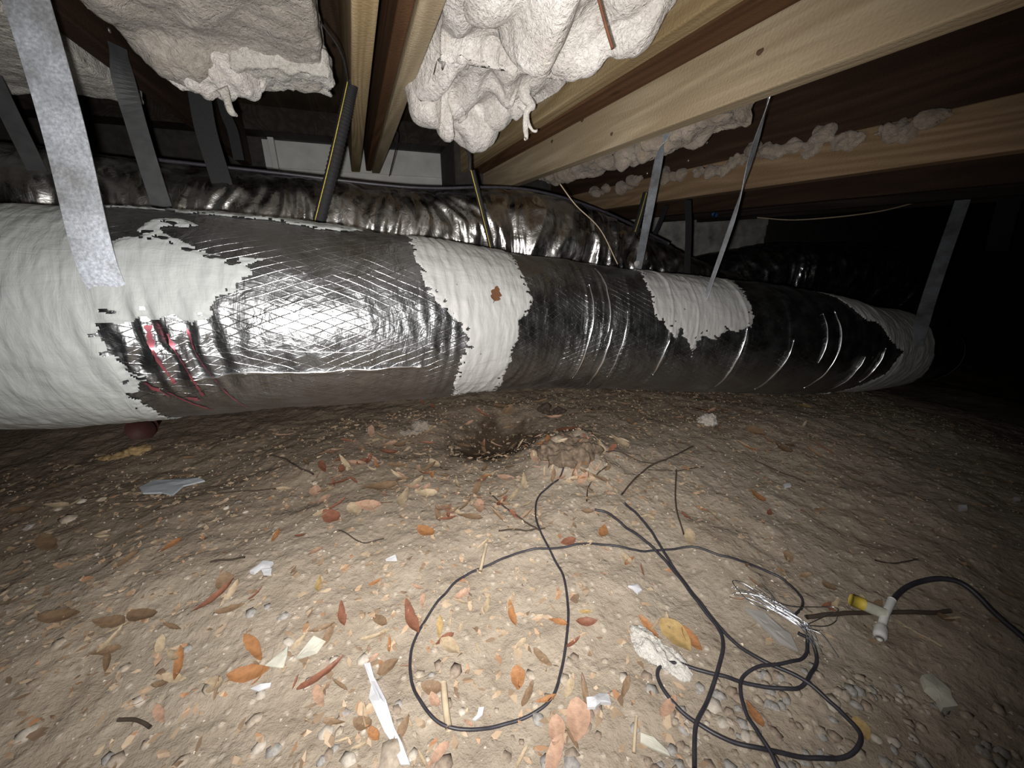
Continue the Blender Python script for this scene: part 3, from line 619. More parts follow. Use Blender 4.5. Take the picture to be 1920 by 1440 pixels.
# dead leaf stuck to the white band
def leaf_mesh(L, W, curl, fold, seed, lobed=False, nu=9, nv=5, tip=1.0):
    r = np.random.default_rng(seed); V = []
    for i in range(nu):
        t = i/(nu-1); w = W*(math.sin(math.pi*min(1, t**0.8*0.97+0.015)))**0.75
        if lobed: w *= 0.75+0.45*abs(math.sin(t*9+seed))
        w = max(w, 0.0012)
        for j in range(nv):
            s = 2*j/(nv-1)-1
            x = (t-0.5)*L; y = s*w/2*(1+0.08*r.normal()); z = curl*L*((t-0.5)**2*2.2)+fold*abs(s)*w*0.5+0.02*L*math.sin(t*5+seed)*s+0.008*L*r.normal()
            V.append((x, y+0.06*L*math.sin(t*2.3+seed), z))
    F = [tuple(f) for f in grid_faces(nu, nv).tolist()]
    n0 = len(V); x0 = -0.5*L; y0 = 0.06*L*math.sin(seed)        # petiole
    for k, tt in enumerate((0, 1)):
        for (dy, dz) in ((-.0006, 0), (.0006, 0), (0, .0012)): V.append((x0+0.002-tt*L*0.2, y0+dy+tt*0.03*L, curl*L*0.55+dz))
    F += [(n0, n0+1, n0+4, n0+3), (n0+1, n0+2, n0+5, n0+4), (n0+2, n0, n0+3, n0+5)]
    zmin = min(v[2] for v in V); return [(a, b, c-zmin) for a, b, c in V], F
vv, ff = leaf_mesh(0.034, 0.022, 0.1, 0.15, 3, True)
lo = tag(mesh_obj('dead_leaf', vv, ff, leafmat('leaf_dark', (0.11, 0.05, 0.025))), 'small dead brown leaf stuck on the white mastic band', 'leaf')
pt = duct_pt(np.array(0.204), np.radians(np.array(27.0)), 0.0045); P_, N_, U_ = frame(KX, KY, KZ, np.array([0.204]))
nrm = (math.cos(math.radians(27))*N_[0]+math.sin(math.radians(27))*U_[0]); tx = np.cross(U_[0], nrm); tx /= np.linalg.norm(tx); ty = np.cross(nrm, tx)
a_ = math.radians(70); ex = tx*math.cos(a_)+ty*math.sin(a_); ey = np.cross(nrm, ex)
lo.matrix_world = Matrix(((ex[0], ey[0], nrm[0], pt[0]), (ex[1], ey[1], nrm[1], pt[1]), (ex[2], ey[2], nrm[2], pt[2]), (0, 0, 0, 1)))

# ------------------------------------------------------------------ crumpled ducts behind
def crumple(name, K, qy, qz, R, x0, x1, label, amp=1.0, seed=0.0, ds=0.0055, nphi=220, mat=None):
    xs = np.arange(x0, x1, ds); pa = np.linspace(-math.pi, math.pi, nphi, endpoint=False); gx, gp = np.meshgrid(xs, pa, indexing='ij'); v = gp*R
    w = 0.8*noise(v3(gx*5, v*5, seed)); lo_ = 0.25+0.75*sstep(1.25, 0.55, gp)
    r = 0.014*fbm(v3(gx*3.5, v*3.5, seed+1), 2)+lo_*(0.016*ridge(v3(gx*11+w*1.2, v*3+w, seed+2))+0.008*ridge(v3(gx*27+2.5*w, v*6+w, seed+3))+0.0025*ridge(v3(gx*60+3*w, v*20, seed+4)))
    r = R+amp*r
    P, N, U = frame(K, qy, qz, gx.ravel()); r = r.ravel()
    V = P+r[:, None]*(np.cos(gp.ravel())[:, None]*N+np.sin(gp.ravel())[:, None]*U)
    return tag(mesh_obj(name, V, grid_faces(len(xs), nphi, True), mat or M_foil2, uv=np.stack([gx, v], -1).reshape(-1, 2)), label, 'air duct')
K2 = np.array([-1.4, -.7, -.2, .2, .55, .8, 1.05, 1.4, 1.8])
Z2 = np.array([.60, .60, .575, .555, .565, .515, .43, .315, .22])
Y2 = np.full(9, 1.33)
crumple('crumpled_air_duct', K2, Y2, Z2, 0.158, -1.38, 1.75, 'dark crumpled foil duct lying behind the large silver duct', seed=2.0)
K3 = np.array([1.4, 1.8, 2.1, 2.6, 3.1, 3.5, 4.0]); Z3 = np.array([.22, .33, .38, .385, .34, .16, .0]); Y3 = np.array([1.72, 1.64, 1.58, 1.52, 1.5, 1.5, 1.5])
crumple('crumpled_air_duct', K3, Y3, Z3, 0.17, 1.45, 3.9, 'dark crumpled foil duct humped in the shadows at the far side', seed=9.0, ds=0.008, mat=M_foil3)
xx_ = np.linspace(-0.42, 1.1, 14); P_, N_, U_ = frame(K2, Y2, Z2, xx_); a_ = math.radians(66)
pc = P_+0.168*(math.cos(a_)*N_+math.sin(a_)*U_)
wire('black_cable', 'thin black cable lying along the top of the crumpled duct', pc, 0.0045, M_cable, 'cable')

# ------------------------------------------------------------------ cables on the dirt
def ground_wire(name, label, px, r, mat, cat='cable', lift=0.0, humps=()):
    P = catmull([G(a, b) for a, b in px], 10)
    s = np.linspace(0, 1, len(P)); z = gz(P[:, 0], P[:, 1])+r*0.9+0.004*np.abs(noise(v3(P[:, 0]*14, P[:, 1]*14, 3.9)))+lift
    for c, w, h in humps: z = z+h*np.exp(-((s-c)/w)**2)
    P[:, 2] = z
    return tag(tube(name, P, r, mat, None, 8), label, cat)
ground_wire('black_cable', 'black cable laid in a big teardrop loop on the dirt', [(1065, 850), (1050, 885), (1012, 930), (1004, 960), (1010, 990), (1032, 1035), (1055, 1080), (1065, 1140), (1062, 1200), (1052, 1260), (1035, 1310), (1000, 1340), (940, 1362), (880, 1373), (830, 1365), (795, 1330), (772, 1280), (772, 1220), (795, 1170), (830, 1120), (870, 1085), (930, 1055), (985, 1036), (1040, 1030), (1120, 1022), (1200, 1035), (1290, 1028), (1350, 1045), (1420, 1065), (1470, 1090), (1500, 1120), (1503, 1140), (1485, 1160)], 0.0021, M_cable, humps=[(0.45, .05, .004)])
ground_wire('black_cable', 'thicker black cable running down to the bottom edge past the small loop', [(1115, 960), (1140, 968), (1190, 1005), (1230, 1040), (1270, 1085), (1310, 1140), (1345, 1185), (1354, 1215), (1345, 1260), (1325, 1320), (1305, 1360), (1300, 1400), (1300, 1450)], 0.0026, M_cable, lift=0.004)
ground_wire('black_cable', 'black cable curling in a wide oval over the gravel', [(1170, 945), (1210, 985), (1245, 1040), (1290, 1105), (1340, 1170), (1370, 1203), (1420, 1240), (1500, 1280), (1560, 1330), (1600, 1375), (1608, 1400), (1590, 1425), (1550, 1430), (1470, 1418), (1400, 1403), (1340, 1380), (1280, 1340), (1245, 1300), (1232, 1270), (1240, 1252), (1270, 1247), (1330, 1265), (1400, 1285), (1490, 1297), (1520, 1265), (1530, 1240), (1520, 1205), (1495, 1190)], 0.0025, M_cable, lift=0.001, humps=[(0.35, .1, .006)])
ground_wire('black_cable', 'black cable crossing inside the oval loop from the silver wires', [(1512, 1195), (1508, 1235), (1480, 1248), (1420, 1258), (1392, 1275), (1386, 1300), (1395, 1340), (1420, 1385), (1440, 1415), (1460, 1455)], 0.0023, M_cable, lift=0.005)
def arcwire(name, label, px, r, mat, heights, cat='cable'):
    P = catmull([G(a, b)+np.array([0, 0, h]) for (a, b), h in zip(px, heights)], 10); return tag(tube(name, P, r, mat, None, 10), label, cat)
ground_wire('black_cable', 'thick black cable arching from the white tee fitting to the frame edge', [(1668, 1135), (1690, 1112), (1730, 1102), (1790, 1110), (1850, 1150), (1925, 1208)], 0.0042, M_cable, humps=[(0.55, .25, .018)])
ground_wire('dry_stalk', 'dark stem lying flat from the white tee fitting across the dirt', [(1510, 1160), (1560, 1155), (1640, 1152), (1720, 1152), (1780, 1150)], 0.0032, M_root, 'stem')
for px, r, lab in [
    ([(1165, 930), (1185, 905), (1215, 878), (1260, 858), (1300, 838)], .0022, 'dark root curving up beside the leafy mound'),
    ([(1100, 942), (1103, 915), (1118, 890), (1140, 875)], .0016, 'short curved root at the foot of the leafy mound'),
    ([(1268, 882), (1266, 930), (1270, 965), (1282, 1003)], .0018, 'thin dark root running straight down, short of the cables'),
    ([(1130, 848), (1165, 850), (1200, 866), (1232, 870)], .0016, 'thin root bridging the mound and the curved root'),
    ([(1215, 882), (1270, 884), (1320, 876)], .0013, 'thin horizontal root crossing the straight root'),
    ([(918, 925), (950, 955), (985, 980), (1015, 1000)], .0016, 'thin twig slanting to meet the teardrop cable'),
    ([(935, 998), (965, 994), (990, 997), (1022, 992)], .0017, 'black crooked twig lying across the teardrop cable'),
    ([(505, 855), (535, 862), (560, 878), (588, 890)], .0022, 'dark twig with a pale tip behind the litter, near the duct'),
    ([(395, 1056), (420, 1052), (460, 1047)], .0018, 'short black twig beside the white plaster bits'),
    ([(222, 1352), (250, 1352), (270, 1358), (283, 1366)], .0022, 'short thick black twig in the near dirt corner'),
    ([(635, 995), (680, 1020), (720, 1012)], .0012, 'thin crooked dark twig in the open dirt centre'),
    ([(1415, 865), (1460, 885), (1510, 905)], .0016, 'thin straight dark twig on the shadowed dirt'),
    ([(230, 945), (330, 935), (420, 925), (520, 918)], .0016, 'long thin twig below the blue-grey plastic scrap'),
    ([(1640, 1052), (1680, 1058), (1720, 1050)], .0014, 'short dark twig in the shaded dirt above the tee fitting')]:
    ground_wire('dead_twig', lab, px, r, M_root, 'twig')
ground_wire('pale_stick', 'pale peeled stick right of the leafy mound', [(1142, 820), (1160, 824), (1180, 830)], .0026, M_stick, 'stick')
ground_wire('pale_stick', 'pale straight stick lying inside the teardrop loop near its bottom', [(832, 1285), (836, 1330), (842, 1372)], .0042, M_stick, 'stick')
ground_wire('pale_stick', 'flat straw-coloured sliver laid over the teardrop cable', [(912, 1028), (906, 1055), (900, 1080)], .003, M_stick, 'stick', lift=0.006)
ground_wire('pale_stick', 'thin pale stick at the bottom below the oval loop', [(1193, 1345), (1190, 1380), (1188, 1415)], .002, M_stick, 'stick')
ground_wire('pale_stick', 'faint thin stick right of the tee fitting', [(1690, 1175), (1730, 1195), (1765, 1215)], .0014, M_stick, 'stick')
# bundle of bright wires
wbund = empty('wire_bundle', G(1460, 1160), 'tangled bundle of bright silver wires beside the oval cable', 'wire bundle'); wbund.location = (0, 0, 0)
for k in range(15):
    j = lambda s=10: (rng.normal()*s, rng.normal()*s*0.6)
    a = (1385+rng.uniform(-15, 40), 1108+rng.uniform(-8, 16)); b = (1450+rng.normal()*8, 1150+rng.normal()*6); c = (1500+rng.normal()*8, 1183+rng.normal()*6); d = (1510+rng.uniform(-5, 35), 1195+rng.uniform(-10, 40))
    P = [G(*a, .006+.006*rng.random()), G((a[0]+b[0])/2+j(4)[0], (a[1]+b[1])/2+j(3)[1], .012+.01*rng.random()), G(*b, .012), G(*c, .012), G(*d, .006)]
    tube('silver_wire', catmull(P, 8), 0.0006, M_steel, wbund, 5)
for loop in ([(1500, 1185), (1540, 1170), (1565, 1160), (1560, 1148), (1530, 1143), (1480, 1140), (1440, 1130)], [(1495, 1180), (1540, 1188), (1560, 1180), (1566, 1165)], [(1440, 1155), (1400, 1140), (1370, 1105), (1390, 1102), (1440, 1130), (1480, 1165)], [(1500, 1185), (1530, 1200), (1545, 1215), (1568, 1243)]):
    tube('silver_wire', catmull([G(a, b, .01+0.006*math.sin(k)) for k, (a, b) in enumerate(loop)], 8), 0.0008, M_steel, wbund, 5)

# tee fitting with a yellow tip
te = empty('tee_fitting', G(1645, 1160), 'white plastic tee fitting with a yellow tip at the thick cable end', 'fitting'); te.location = (0, 0, 0)
a, b, c, d, e = G(1598, 1138, .012), G(1655, 1162, .012), G(1668, 1135, .012), G(1650, 1180, .008), G(1646, 1204, .007)
tube('body', catmull([a+(b-a)*.05, a+(b-a)*.5, b], 6), 0.0085, M_chip, te, 12)
tube('yellow_tip', np.array([a+(b-a)*(-.12)+(0, 0, .001), a+(b-a)*.3+(0, 0, .001)]), 0.0092, M_yellow, te, 12)
tube('branch', catmull([c, (c+b)/2, b, d], 6), 0.0055, M_whiteplastic, te, 12)
tube('plug', catmull([d, (d+e)/2, e], 6), np.interp(np.linspace(0, 1, 13), [0, .3, .8, 1], [.006, .0085, .0085, .004]), M_whiteplastic, te, 12)

# ------------------------------------------------------------------ scraps
def sheet(name, label, outline, mat, cat='scrap', thick=0.004, wav=0.004, lift=0.002, group=None):
    """irregular flat scrap with real thickness, outline given as pixels on the dirt"""
    P = [G(a, b) for a, b in outline]; n = len(P); c = np.mean(P, axis=0); bm = bmesh.new()
    top = []; bot = []
    rings = (1.0, 0.6, 0.25)
    T = []
    for rr in rings:
        row = []
        for k, p in enumerate(P):
            q = c+(p-c)*rr; z = float(gz(q[0], q[1]))+lift+thick+wav*float(noise(v3(q[0]*40, q[1]*40, 5.0)))+0.3*wav; row.append(bm.verts.new((q[0], q[1], z)))
        T.append(row)
    B = [bm.verts.new((v.co.x, v.co.y, v.co.z-thick)) for v in T[0]]
    for i in range(len(rings)-1):
        for k in range(n): bm.faces.new([T[i][k], T[i][(k+1) % n], T[i+1][(k+1) % n], T[i+1][k]])
    bm.faces.new(T[-1]); bm.faces.new(B[::-1])
    for k in range(n): bm.faces.new([B[k], B[(k+1) % n], T[0][(k+1) % n], T[0][k]])
    bmesh.ops.recalc_face_normals(bm, faces=bm.faces)
    me = bpy.data.meshes.new(name); bm.to_mesh(me); bm.free(); me.materials.append(mat)
    o = bpy.data.objects.new(name, me); col.objects.link(o); return tag(o, label, cat, group)
sheet('paper_strip', 'long torn white paper strip at the bottom, below the teardrop loop', [(683, 1250), (695, 1248), (703, 1275), (725, 1320), (740, 1370), (755, 1400), (770, 1440), (752, 1440), (735, 1395), (722, 1378), (705, 1340), (693, 1315), (697, 1290)], M_paper, 'paper', 0.0015, 0.006, 0.003)
sheet('plastic_scrap', 'blue-grey plastic scrap half buried under the duct', [(262, 918), (290, 905), (340, 900), (375, 900), (385, 905), (345, 915), (325, 932), (305, 928), (270, 930)], M_bluegrey, 'plastic scrap', 0.004, 0.004)
sheet('board_scrap', 'pale broken board scrap by itself on the shaded gravel', [(1722, 1278), (1740, 1272), (1775, 1305), (1778, 1318), (1790, 1335), (1762, 1338), (1752, 1320), (1730, 1300)], M_chip, 'scrap', 0.009, 0.002, 0.003)
sheet('paper_scrap', 'crumpled white scrap beside the tan leaves at the bottom', [(1098, 1322), (1115, 1318), (1122, 1308), (1140, 1308), (1145, 1325), (1125, 1330), (1115, 1340), (1100, 1338)], M_paper, 'scrap', 0.005, 0.01)
sheet('paper_scrap', 'white triangular scrap touching the orange leaves', [(497, 1252), (520, 1235), (541, 1215), (540, 1235), (532, 1255)], M_chip, 'scrap', 0.002, 0.004)
sheet('paper_scrap', 'curled white strip inside the teardrop loop', [(886, 1355), (895, 1345), (898, 1332), (908, 1330), (905, 1345), (892, 1356)], M_paper, 'scrap', 0.002, 0.004)
sheet('plaster_bit', 'long white plaster crumb beside an orange leaf', [(470, 1078), (485, 1068), (495, 1058), (514, 1060), (508, 1068), (492, 1070), (478, 1080)], M_paper, 'scrap', 0.006, 0.003)
sheet('plaster_bit', 'small white plaster crumb below the longer one', [(492, 1076), (512, 1073), (510, 1082), (495, 1082)], M_paper, 'scrap', 0.006, 0.003)
sheet('paper_scrap', 'pale paper scrap above the long paper strip', [(555, 1240), (575, 1212), (590, 1197), (612, 1208), (595, 1228), (570, 1238)], M_chip, 'scrap', 0.0015, 0.004)
sheet('paper_scrap', 'white flat scrap under the lower orange leaf', [(470, 1295), (490, 1287), (510, 1285), (508, 1292), (485, 1300)], M_paper, 'scrap', 0.0015, 0.003)
sheet('plaster_bit', 'white plaster chip alone in the dirt centre', [(724, 1055), (742, 1045), (745, 1055)], M_paper, 'scrap', 0.005, 0.002)
sheet('plaster_bit', 'white plaster chip beside the cables running down', [(1177, 1105), (1195, 1100), (1203, 1112), (1195, 1118), (1185, 1110)], M_paper, 'scrap', 0.004, 0.004)
sheet('board_scrap', 'white bent scrap at the bottom right of the cables', [(1200, 1378), (1225, 1388), (1250, 1415), (1255, 1425), (1225, 1410), (1200, 1395)], M_chip, 'scrap', 0.002, 0.004)
sheet('leather_scrap', 'dirty grey flat scrap under the silver wires', [(1395, 1145), (1430, 1150), (1480, 1195), (1495, 1225), (1460, 1210), (1425, 1175)], PEB['grey'], 'scrap', 0.003, 0.004)
sheet('plaster_bit', 'single white chip out in the darkness', [(1795, 952), (1810, 952), (1812, 959), (1797, 960)], M_paper, 'scrap', 0.005, 0.002)
sheet('plaster_bit', 'white chip nearest the dark edge of the dirt', [(1898, 937), (1910, 936), (1912, 942), (1900, 943)], M_paper, 'scrap', 0.005, 0.002)
sheet('plaster_bit', 'pale chip on the slope above the oval loop', [(1468, 912), (1480, 910), (1482, 916), (1470, 918)], M_paper, 'scrap', 0.005, 0.002)
p = G(1215, 1215); fluff = lump('insulation_tuft', [('ell', p+(0, 0, .005), (.024, .035, .005)), ('ell', p+(.02, -.03, .001), (.018, .03, .004))], 0.0025, M_ins_pale, (0.005, 0.004, 0.003), (25, 45, 120))
tag(fluff, 'grey-white fibreglass tuft lying beside the large orange leaf', 'insulation')
p = G(1325, 795); tag(lump('insulation_tuft', [('ell', p+(0, 0, .012), (.025, .03, .022))], 0.004, M_ins_grey, (0.008, 0.008, 0.003), (25, 45, 120)), 'grey fibreglass tuft in the shade near the duct', 'insulation')
p = G(790, 800); tag(lump('insulation_tuft', [('ell', p+(0, 0, .004), (.03, .03, .014)), ('ell', p+(-.03, -.03, .0), (.04, .02, .008))], 0.004, M_ins_dark, (0.008, 0.006, 0.004), (25, 45, 120)), 'yellowish grey fluff heap left of the dark hole', 'insulation')
p = G(262, 850); tag(lump('foam_lump', [('ell', p+(0, 0, .012), (.035, .022, .012)), ('ell', p+(-.05, -.005, .002), (.045, .018, .006))], 0.004, M_foam, (0.008, 0.006, 0.003), (25, 45, 90)), 'yellow-brown foam lump in the shade under the duct', 'foam')
rp = empty('plastic_pipe', G(250, 815), 'dark red plastic pipe end half hidden below the mastic end of the duct', 'pipe'); rp.location = (0, 0, 0)
c0 = G(270, 822, .03); tube('pipe_body', np.array([c0, c0+np.array([-.03, .25, .01])]), .032, M_redpipe, rp, 20); tube('pipe_rim', np.array([c0+(0, -.002, 0), c0+np.array([-.002, .02, .0])]), .036, M_redpipe, rp, 20)
# leafy clump on the mound
p = G(1068, 838); tag(lump('dirt_clump', [('ell', p+(0, 0.0, -.02), (.085, .065, .035)), ('ell', p+(.05, .03, -.015), (.05, .05, .025))], 0.004, plain('clump_soil', (0.15, 0.11, 0.078), 0.95, 0.0, 0.3, 70, 0.006), (0.014, 0.002, 0.007), (18, 30, 60)), 'rough clump of dirt and leaf bits at the rim of the dark hole', 'dirt clump')
p = G(1020, 775); tag(lump('dark_root_clod', [('ell', p+(0, 0, .012), (.02, .02, .02)), ('ell', p+(.035, -.03, .008), (.04, .018, .014)), ('ell', p+(.16, -.075, .006), (.045, .022, .014))], 0.004, M_root, (0.008, 0.010, 0.004), (25, 40, 90)), 'black root clods behind the leafy mound', 'clod')

# ------------------------------------------------------------------ leaves
SHAPES = [(1.0, 0.26, 0.12, 0.25, 1), (1.0, 0.20, 0.25, 0.45, 2), (1.0, 0.34, 0.08, 0.15, 3), (1.0, 0.42, 0.18, 0.30, 4), (1.0, 0.16, 0.10, 0.55, 5), (1.0, 0.62, 0.15, 0.2, 6)]
LM = {}
def leaf_data(k, colr):
    if (k, colr) not in LM:
        L, W, cu, fo, sd = SHAPES[k]; v, f = leaf_mesh(L, W, cu, fo, sd)
        me = bpy.data.meshes.new('leaf'); me.from_pydata(v, [], f); me.polygons.foreach_set('use_smooth', [True]*len(f)); me.materials.append(LEAF[colr]); LM[(k, colr)] = me
    return LM[(k, colr)]
def put_leaf(p, length, ang, k, colr, label, group=None, tilt=None):
    o = bpy.data.objects.new('dead_leaf', leaf_data(k, colr)); col.objects.link(o)
    e = 0.02; gxn = float(gz(p[0]+e, p[1])-gz(p[0]-e, p[1]))/(2*e); gyn = float(gz(p[0], p[1]+e)-gz(p[0], p[1]-e))/(2*e)
    n = Vector((-gxn, -gyn, 1)).normalized()
    if tilt: n = (n+Vector((rng.normal()*tilt, rng.normal()*tilt, 0))).normalized()
    q = n.to_track_quat('Z', 'Y').to_matrix().to_4x4()
    o.matrix_world = Matrix.Translation((p[0], p[1], float(gz(p[0], p[1]))+0.0035)) @ q @ Matrix.Rotation(ang, 4, 'Z') @ Matrix.Diagonal((length, length, length, 1))
    return tag(o, label, 'leaf', group)
def px_leaf(x0, y0, x1, y1, k, colr, label):
    a, b = G(x0, y0), G(x1, y1); d = b-a
    put_leaf((a+b)/2, float(np.hypot(d[0], d[1]))*1.02, math.atan2(d[1], d[0]), k, colr, label)
for row in [
    (438, 1222, 510, 1220, 0, 'orange-brown', 'glossy orange-brown leaf, upper of two beside the white triangular scrap'),
    (432, 1262, 505, 1262, 3, 'orange-brown', 'glossy orange-brown leaf, lower of two touching the white triangular scrap'),
    (475, 1290, 492, 1265, 1, 'orange-brown', 'narrow orange leaf tucked under the lower glossy leaf'),
    (302, 1250, 372, 1248, 1, 'orange-brown', 'flat narrow orange-brown leaf left of the glossy pair'),
    (285, 1300, 320, 1270, 3, 'dull brown', 'brown folded leaf below the flat narrow orange-brown leaf'),
    (295, 1196, 355, 1162, 4, 'dull brown', 'long narrow brown leaf slanting on open dirt'),
    (377, 1118, 432, 1132, 1, 'reddish brown', 'curved reddish leaf with a dark stem, above the glossy pair'),
    (465, 1128, 495, 1105, 1, 'reddish brown', 'slim reddish leaf beside the curved one'),
    (405, 1152, 460, 1135, 2, 'dull brown', 'broken brown leaf under the slim reddish leaf'),
    (309, 1042, 336, 1012, 2, 'orange-brown', 'single broad orange leaf alone on the grey dirt'),
    (497, 1020, 535, 998, 0, 'orange-brown', 'orange leaf pointing up beside a round tan leaf'),
    (578, 1105, 622, 1092, 0, 'golden yellow', 'golden yellow leaf on open dirt'),
    (690, 1096, 716, 1093, 2, 'orange-brown', 'small orange leaf right of the golden yellow leaf'),
    (625, 1178, 662, 1133, 0, 'reddish brown', 'dark red curled leaf standing alone left of the teardrop loop'),
    (695, 1222, 715, 1170, 1, 'pale tan', 'pale straw leaf next to the long pink-brown leaf'),
    (740, 1185, 805, 1133, 0, 'reddish brown', 'long pink-brown leaf just outside the teardrop loop'),
    (722, 1228, 738, 1196, 1, 'orange-brown', 'small orange leaf at the tail of the long pink-brown leaf'),
    (780, 1128, 808, 1130, 2, 'pinkish tan', 'pinkish leaf behind the long pink-brown leaf'),
    (565, 1258, 640, 1280, 1, 'reddish brown', 'dark reddish leaf left of the paper strip'),
    (620, 1282, 655, 1293, 4, 'dull brown', 'dark brown leaf tip beside the paper strip'),
    (552, 1298, 558, 1268, 4, 'reddish brown', 'thin upright dark leaf near the white flat scrap'),
    (678, 1392, 717, 1368, 3, 'orange-brown', 'bright orange leaf lying against the paper strip'),
    (818, 1160, 828, 1200, 0, 'golden yellow', 'tan-gold leaf just inside the loop edge'),
    (840, 1180, 850, 1160, 0, 'pale tan', 'pale leaf beside the tan-gold leaf inside the loop'),
    (855, 1185, 872, 1172, 2, 'pale tan', 'small pale leaf near the loop centre'),
    (940, 1136, 972, 1121, 2, 'pale tan', 'pale oval leaf above the curled orange leaf in the loop'),
    (950, 1175, 972, 1132, 0, 'orange-brown', 'curled rusty orange leaf inside the loop'),
    (912, 1120, 918, 1155, 0, 'pale tan', 'upright pale leaf left of the curled orange leaf'),
    (1042, 1155, 1050, 1187, 2, 'orange-brown', 'orange leaf pressed against the loop cable'),
    (1080, 1170, 1118, 1164, 3, 'reddish brown', 'reddish leaf outside the loop, beside the cable'),
    (1088, 1155, 1108, 1143, 2, 'golden yellow', 'yellow leaf tucked behind the reddish leaf'),
    (948, 1280, 990, 1270, 5, 'orange-brown', 'broken orange leaf with a hole, lower loop'),
    (1010, 1298, 1038, 1330, 0, 'orange-brown', 'orange leaf under the loop cable at its lower bend'),
    (800, 1320, 830, 1312, 5, 'pinkish tan', 'broad pinkish leaf at the loop base'),
    (868, 1365, 888, 1355, 2, 'pinkish tan', 'small pinkish leaf by the curled white strip'),
    (1020, 1390, 1062, 1358, 5, 'pinkish tan', 'broad tan leaf at the bottom with round outline'),
    (1050, 1375, 1110, 1335, 5, 'pinkish tan', 'large pinkish leaf behind the round tan leaf'),
    (1002, 1440, 1080, 1415, 2, 'pinkish tan', 'pink leaf cut by the bottom edge'),
    (1190, 1185, 1240, 1178, 0, 'orange-brown', 'orange leaf lying over the grey-white tuft'),
    (1238, 1210, 1290, 1180, 5, 'golden yellow', 'largest orange-gold leaf beside the grey-white tuft'),
    (1285, 1220, 1310, 1185, 3, 'orange-brown', 'orange leaf right of the largest orange-gold leaf'),
    (1240, 1180, 1262, 1160, 1, 'pale tan', 'pale leaf above the largest orange-gold leaf'),
    (1165, 1057, 1195, 1055, 0, 'orange-brown', 'orange leaf left of the cables running down'),
    (1110, 992, 1148, 1008, 3, 'orange-brown', 'orange leaf with dark stem above the long cable'),
    (1092, 966, 1112, 955, 3, 'dull brown', 'brown leaf at the end of the thicker cable'),
    (1128, 1028, 1145, 1035, 2, 'pinkish tan', 'small orange leaf under the long cable'),
    (1272, 968, 1303, 973, 0, 'reddish brown', 'rust leaf, left of two near the straight root'),
    (1306, 950, 1330, 964, 0, 'orange-brown', 'orange leaf, right of two near the straight root'),
    (1408, 938, 1428, 928, 3, 'orange-brown', 'brown-orange leaf alone on the shaded slope'),
    (1400, 844, 1418, 840, 2, 'orange-brown', 'small orange leaf high on the shaded slope'),
    (1275, 1018, 1318, 1006, 3, 'pale tan', 'crumpled pale leaf above the bend of the long cable'),
    (1330, 1280, 1372, 1290, 3, 'orange-brown', 'orange leaf peeking under the oval cable') if False else (1385, 1330, 1438, 1358, 3, 'orange-brown', 'brown-orange leaf inside the oval cable on gravel'),
    (1222, 1310, 1280, 1345, 2, 'pinkish tan', 'pink-tan leaf at the left bend of the oval cable'),
    (1598, 1380, 1625, 1362, 5, 'golden yellow', 'small round golden leaf by the far bend of the oval cable'),
    (1482, 760, 1524, 766, 2, 'golden yellow', 'golden leaf in the shade right below the duct'),
    (1590, 1032, 1602, 1045, 0, 'pinkish tan', 'tiny pink leaf on the dim slope'),
    (730, 930, 788, 945, 0, 'pale tan', 'tan leaf with a brown base in the litter band'),
    (842, 968, 874, 962, 0, 'pale tan', 'pale yellowish leaf with a dark twig in the litter band'),
    (942, 932, 982, 928, 0, 'pale tan', 'pale leaf right of the litter band below the hole'),
    (782, 1010, 815, 990, 5, 'orange-brown', 'broken orange leaf in the open centre'),
    (700, 905, 728, 930, 3, 'dull brown', 'brown folded leaf in the middle of the litter band'),
    (517, 922, 556, 918, 0, 'pale tan', 'pale peach leaf left of the litter band'),
    (628, 890, 650, 875, 3, 'reddish brown', 'round reddish leaf behind the litter band'),
    (690, 880, 722, 872, 1, 'orange-brown', 'slim orange leaf at the rear of the litter band'),
    (800, 895, 825, 890, 0, 'orange-brown', 'orange leaf left of the dark hole'),
    (900, 900, 920, 892, 2, 'orange-brown', 'orange leaf in front of the dark hole'),
    (60, 1022, 132, 1020, 2, 'dull brown', 'large dull brown leaf in the dim dirt at the edge'),
    (85, 918, 128, 912, 0, 'dull brown', 'dull leaf in the shade under the near duct end'),
    (98, 1148, 138, 1168, 3, 'dull brown', 'dark brown leaf alone on the dim near dirt'),
    (278, 1345, 328, 1335, 2, 'pinkish tan', 'tan curled leaf beside the short thick black twig'),
    (885, 1225, 905, 1212, 4, 'pale tan', 'slim pale leaf low in the loop'),
    (965, 1205, 990, 1218, 2, 'pale tan', 'pale rectangular leaf bit right in the loop'),
    (1000, 1250, 1035, 1220, 2, 'dull brown', 'olive-brown leaf inside the loop beside the cable'),
    (1056, 846, 1072, 832, 1, 'orange-brown', 'orange leaf sticking up on the leafy mound'),
    (1080, 850, 1100, 870, 3, 'orange-brown', 'orange leaf on the front of the leafy mound'),
    (760, 1375, 778, 1352, 5, 'dull brown', 'olive leaf half buried left of the loop base') if False else (672, 1345, 690, 1375, 5, 'dull brown', 'olive-brown leaf left of the paper strip')]:
    px_leaf(*row)
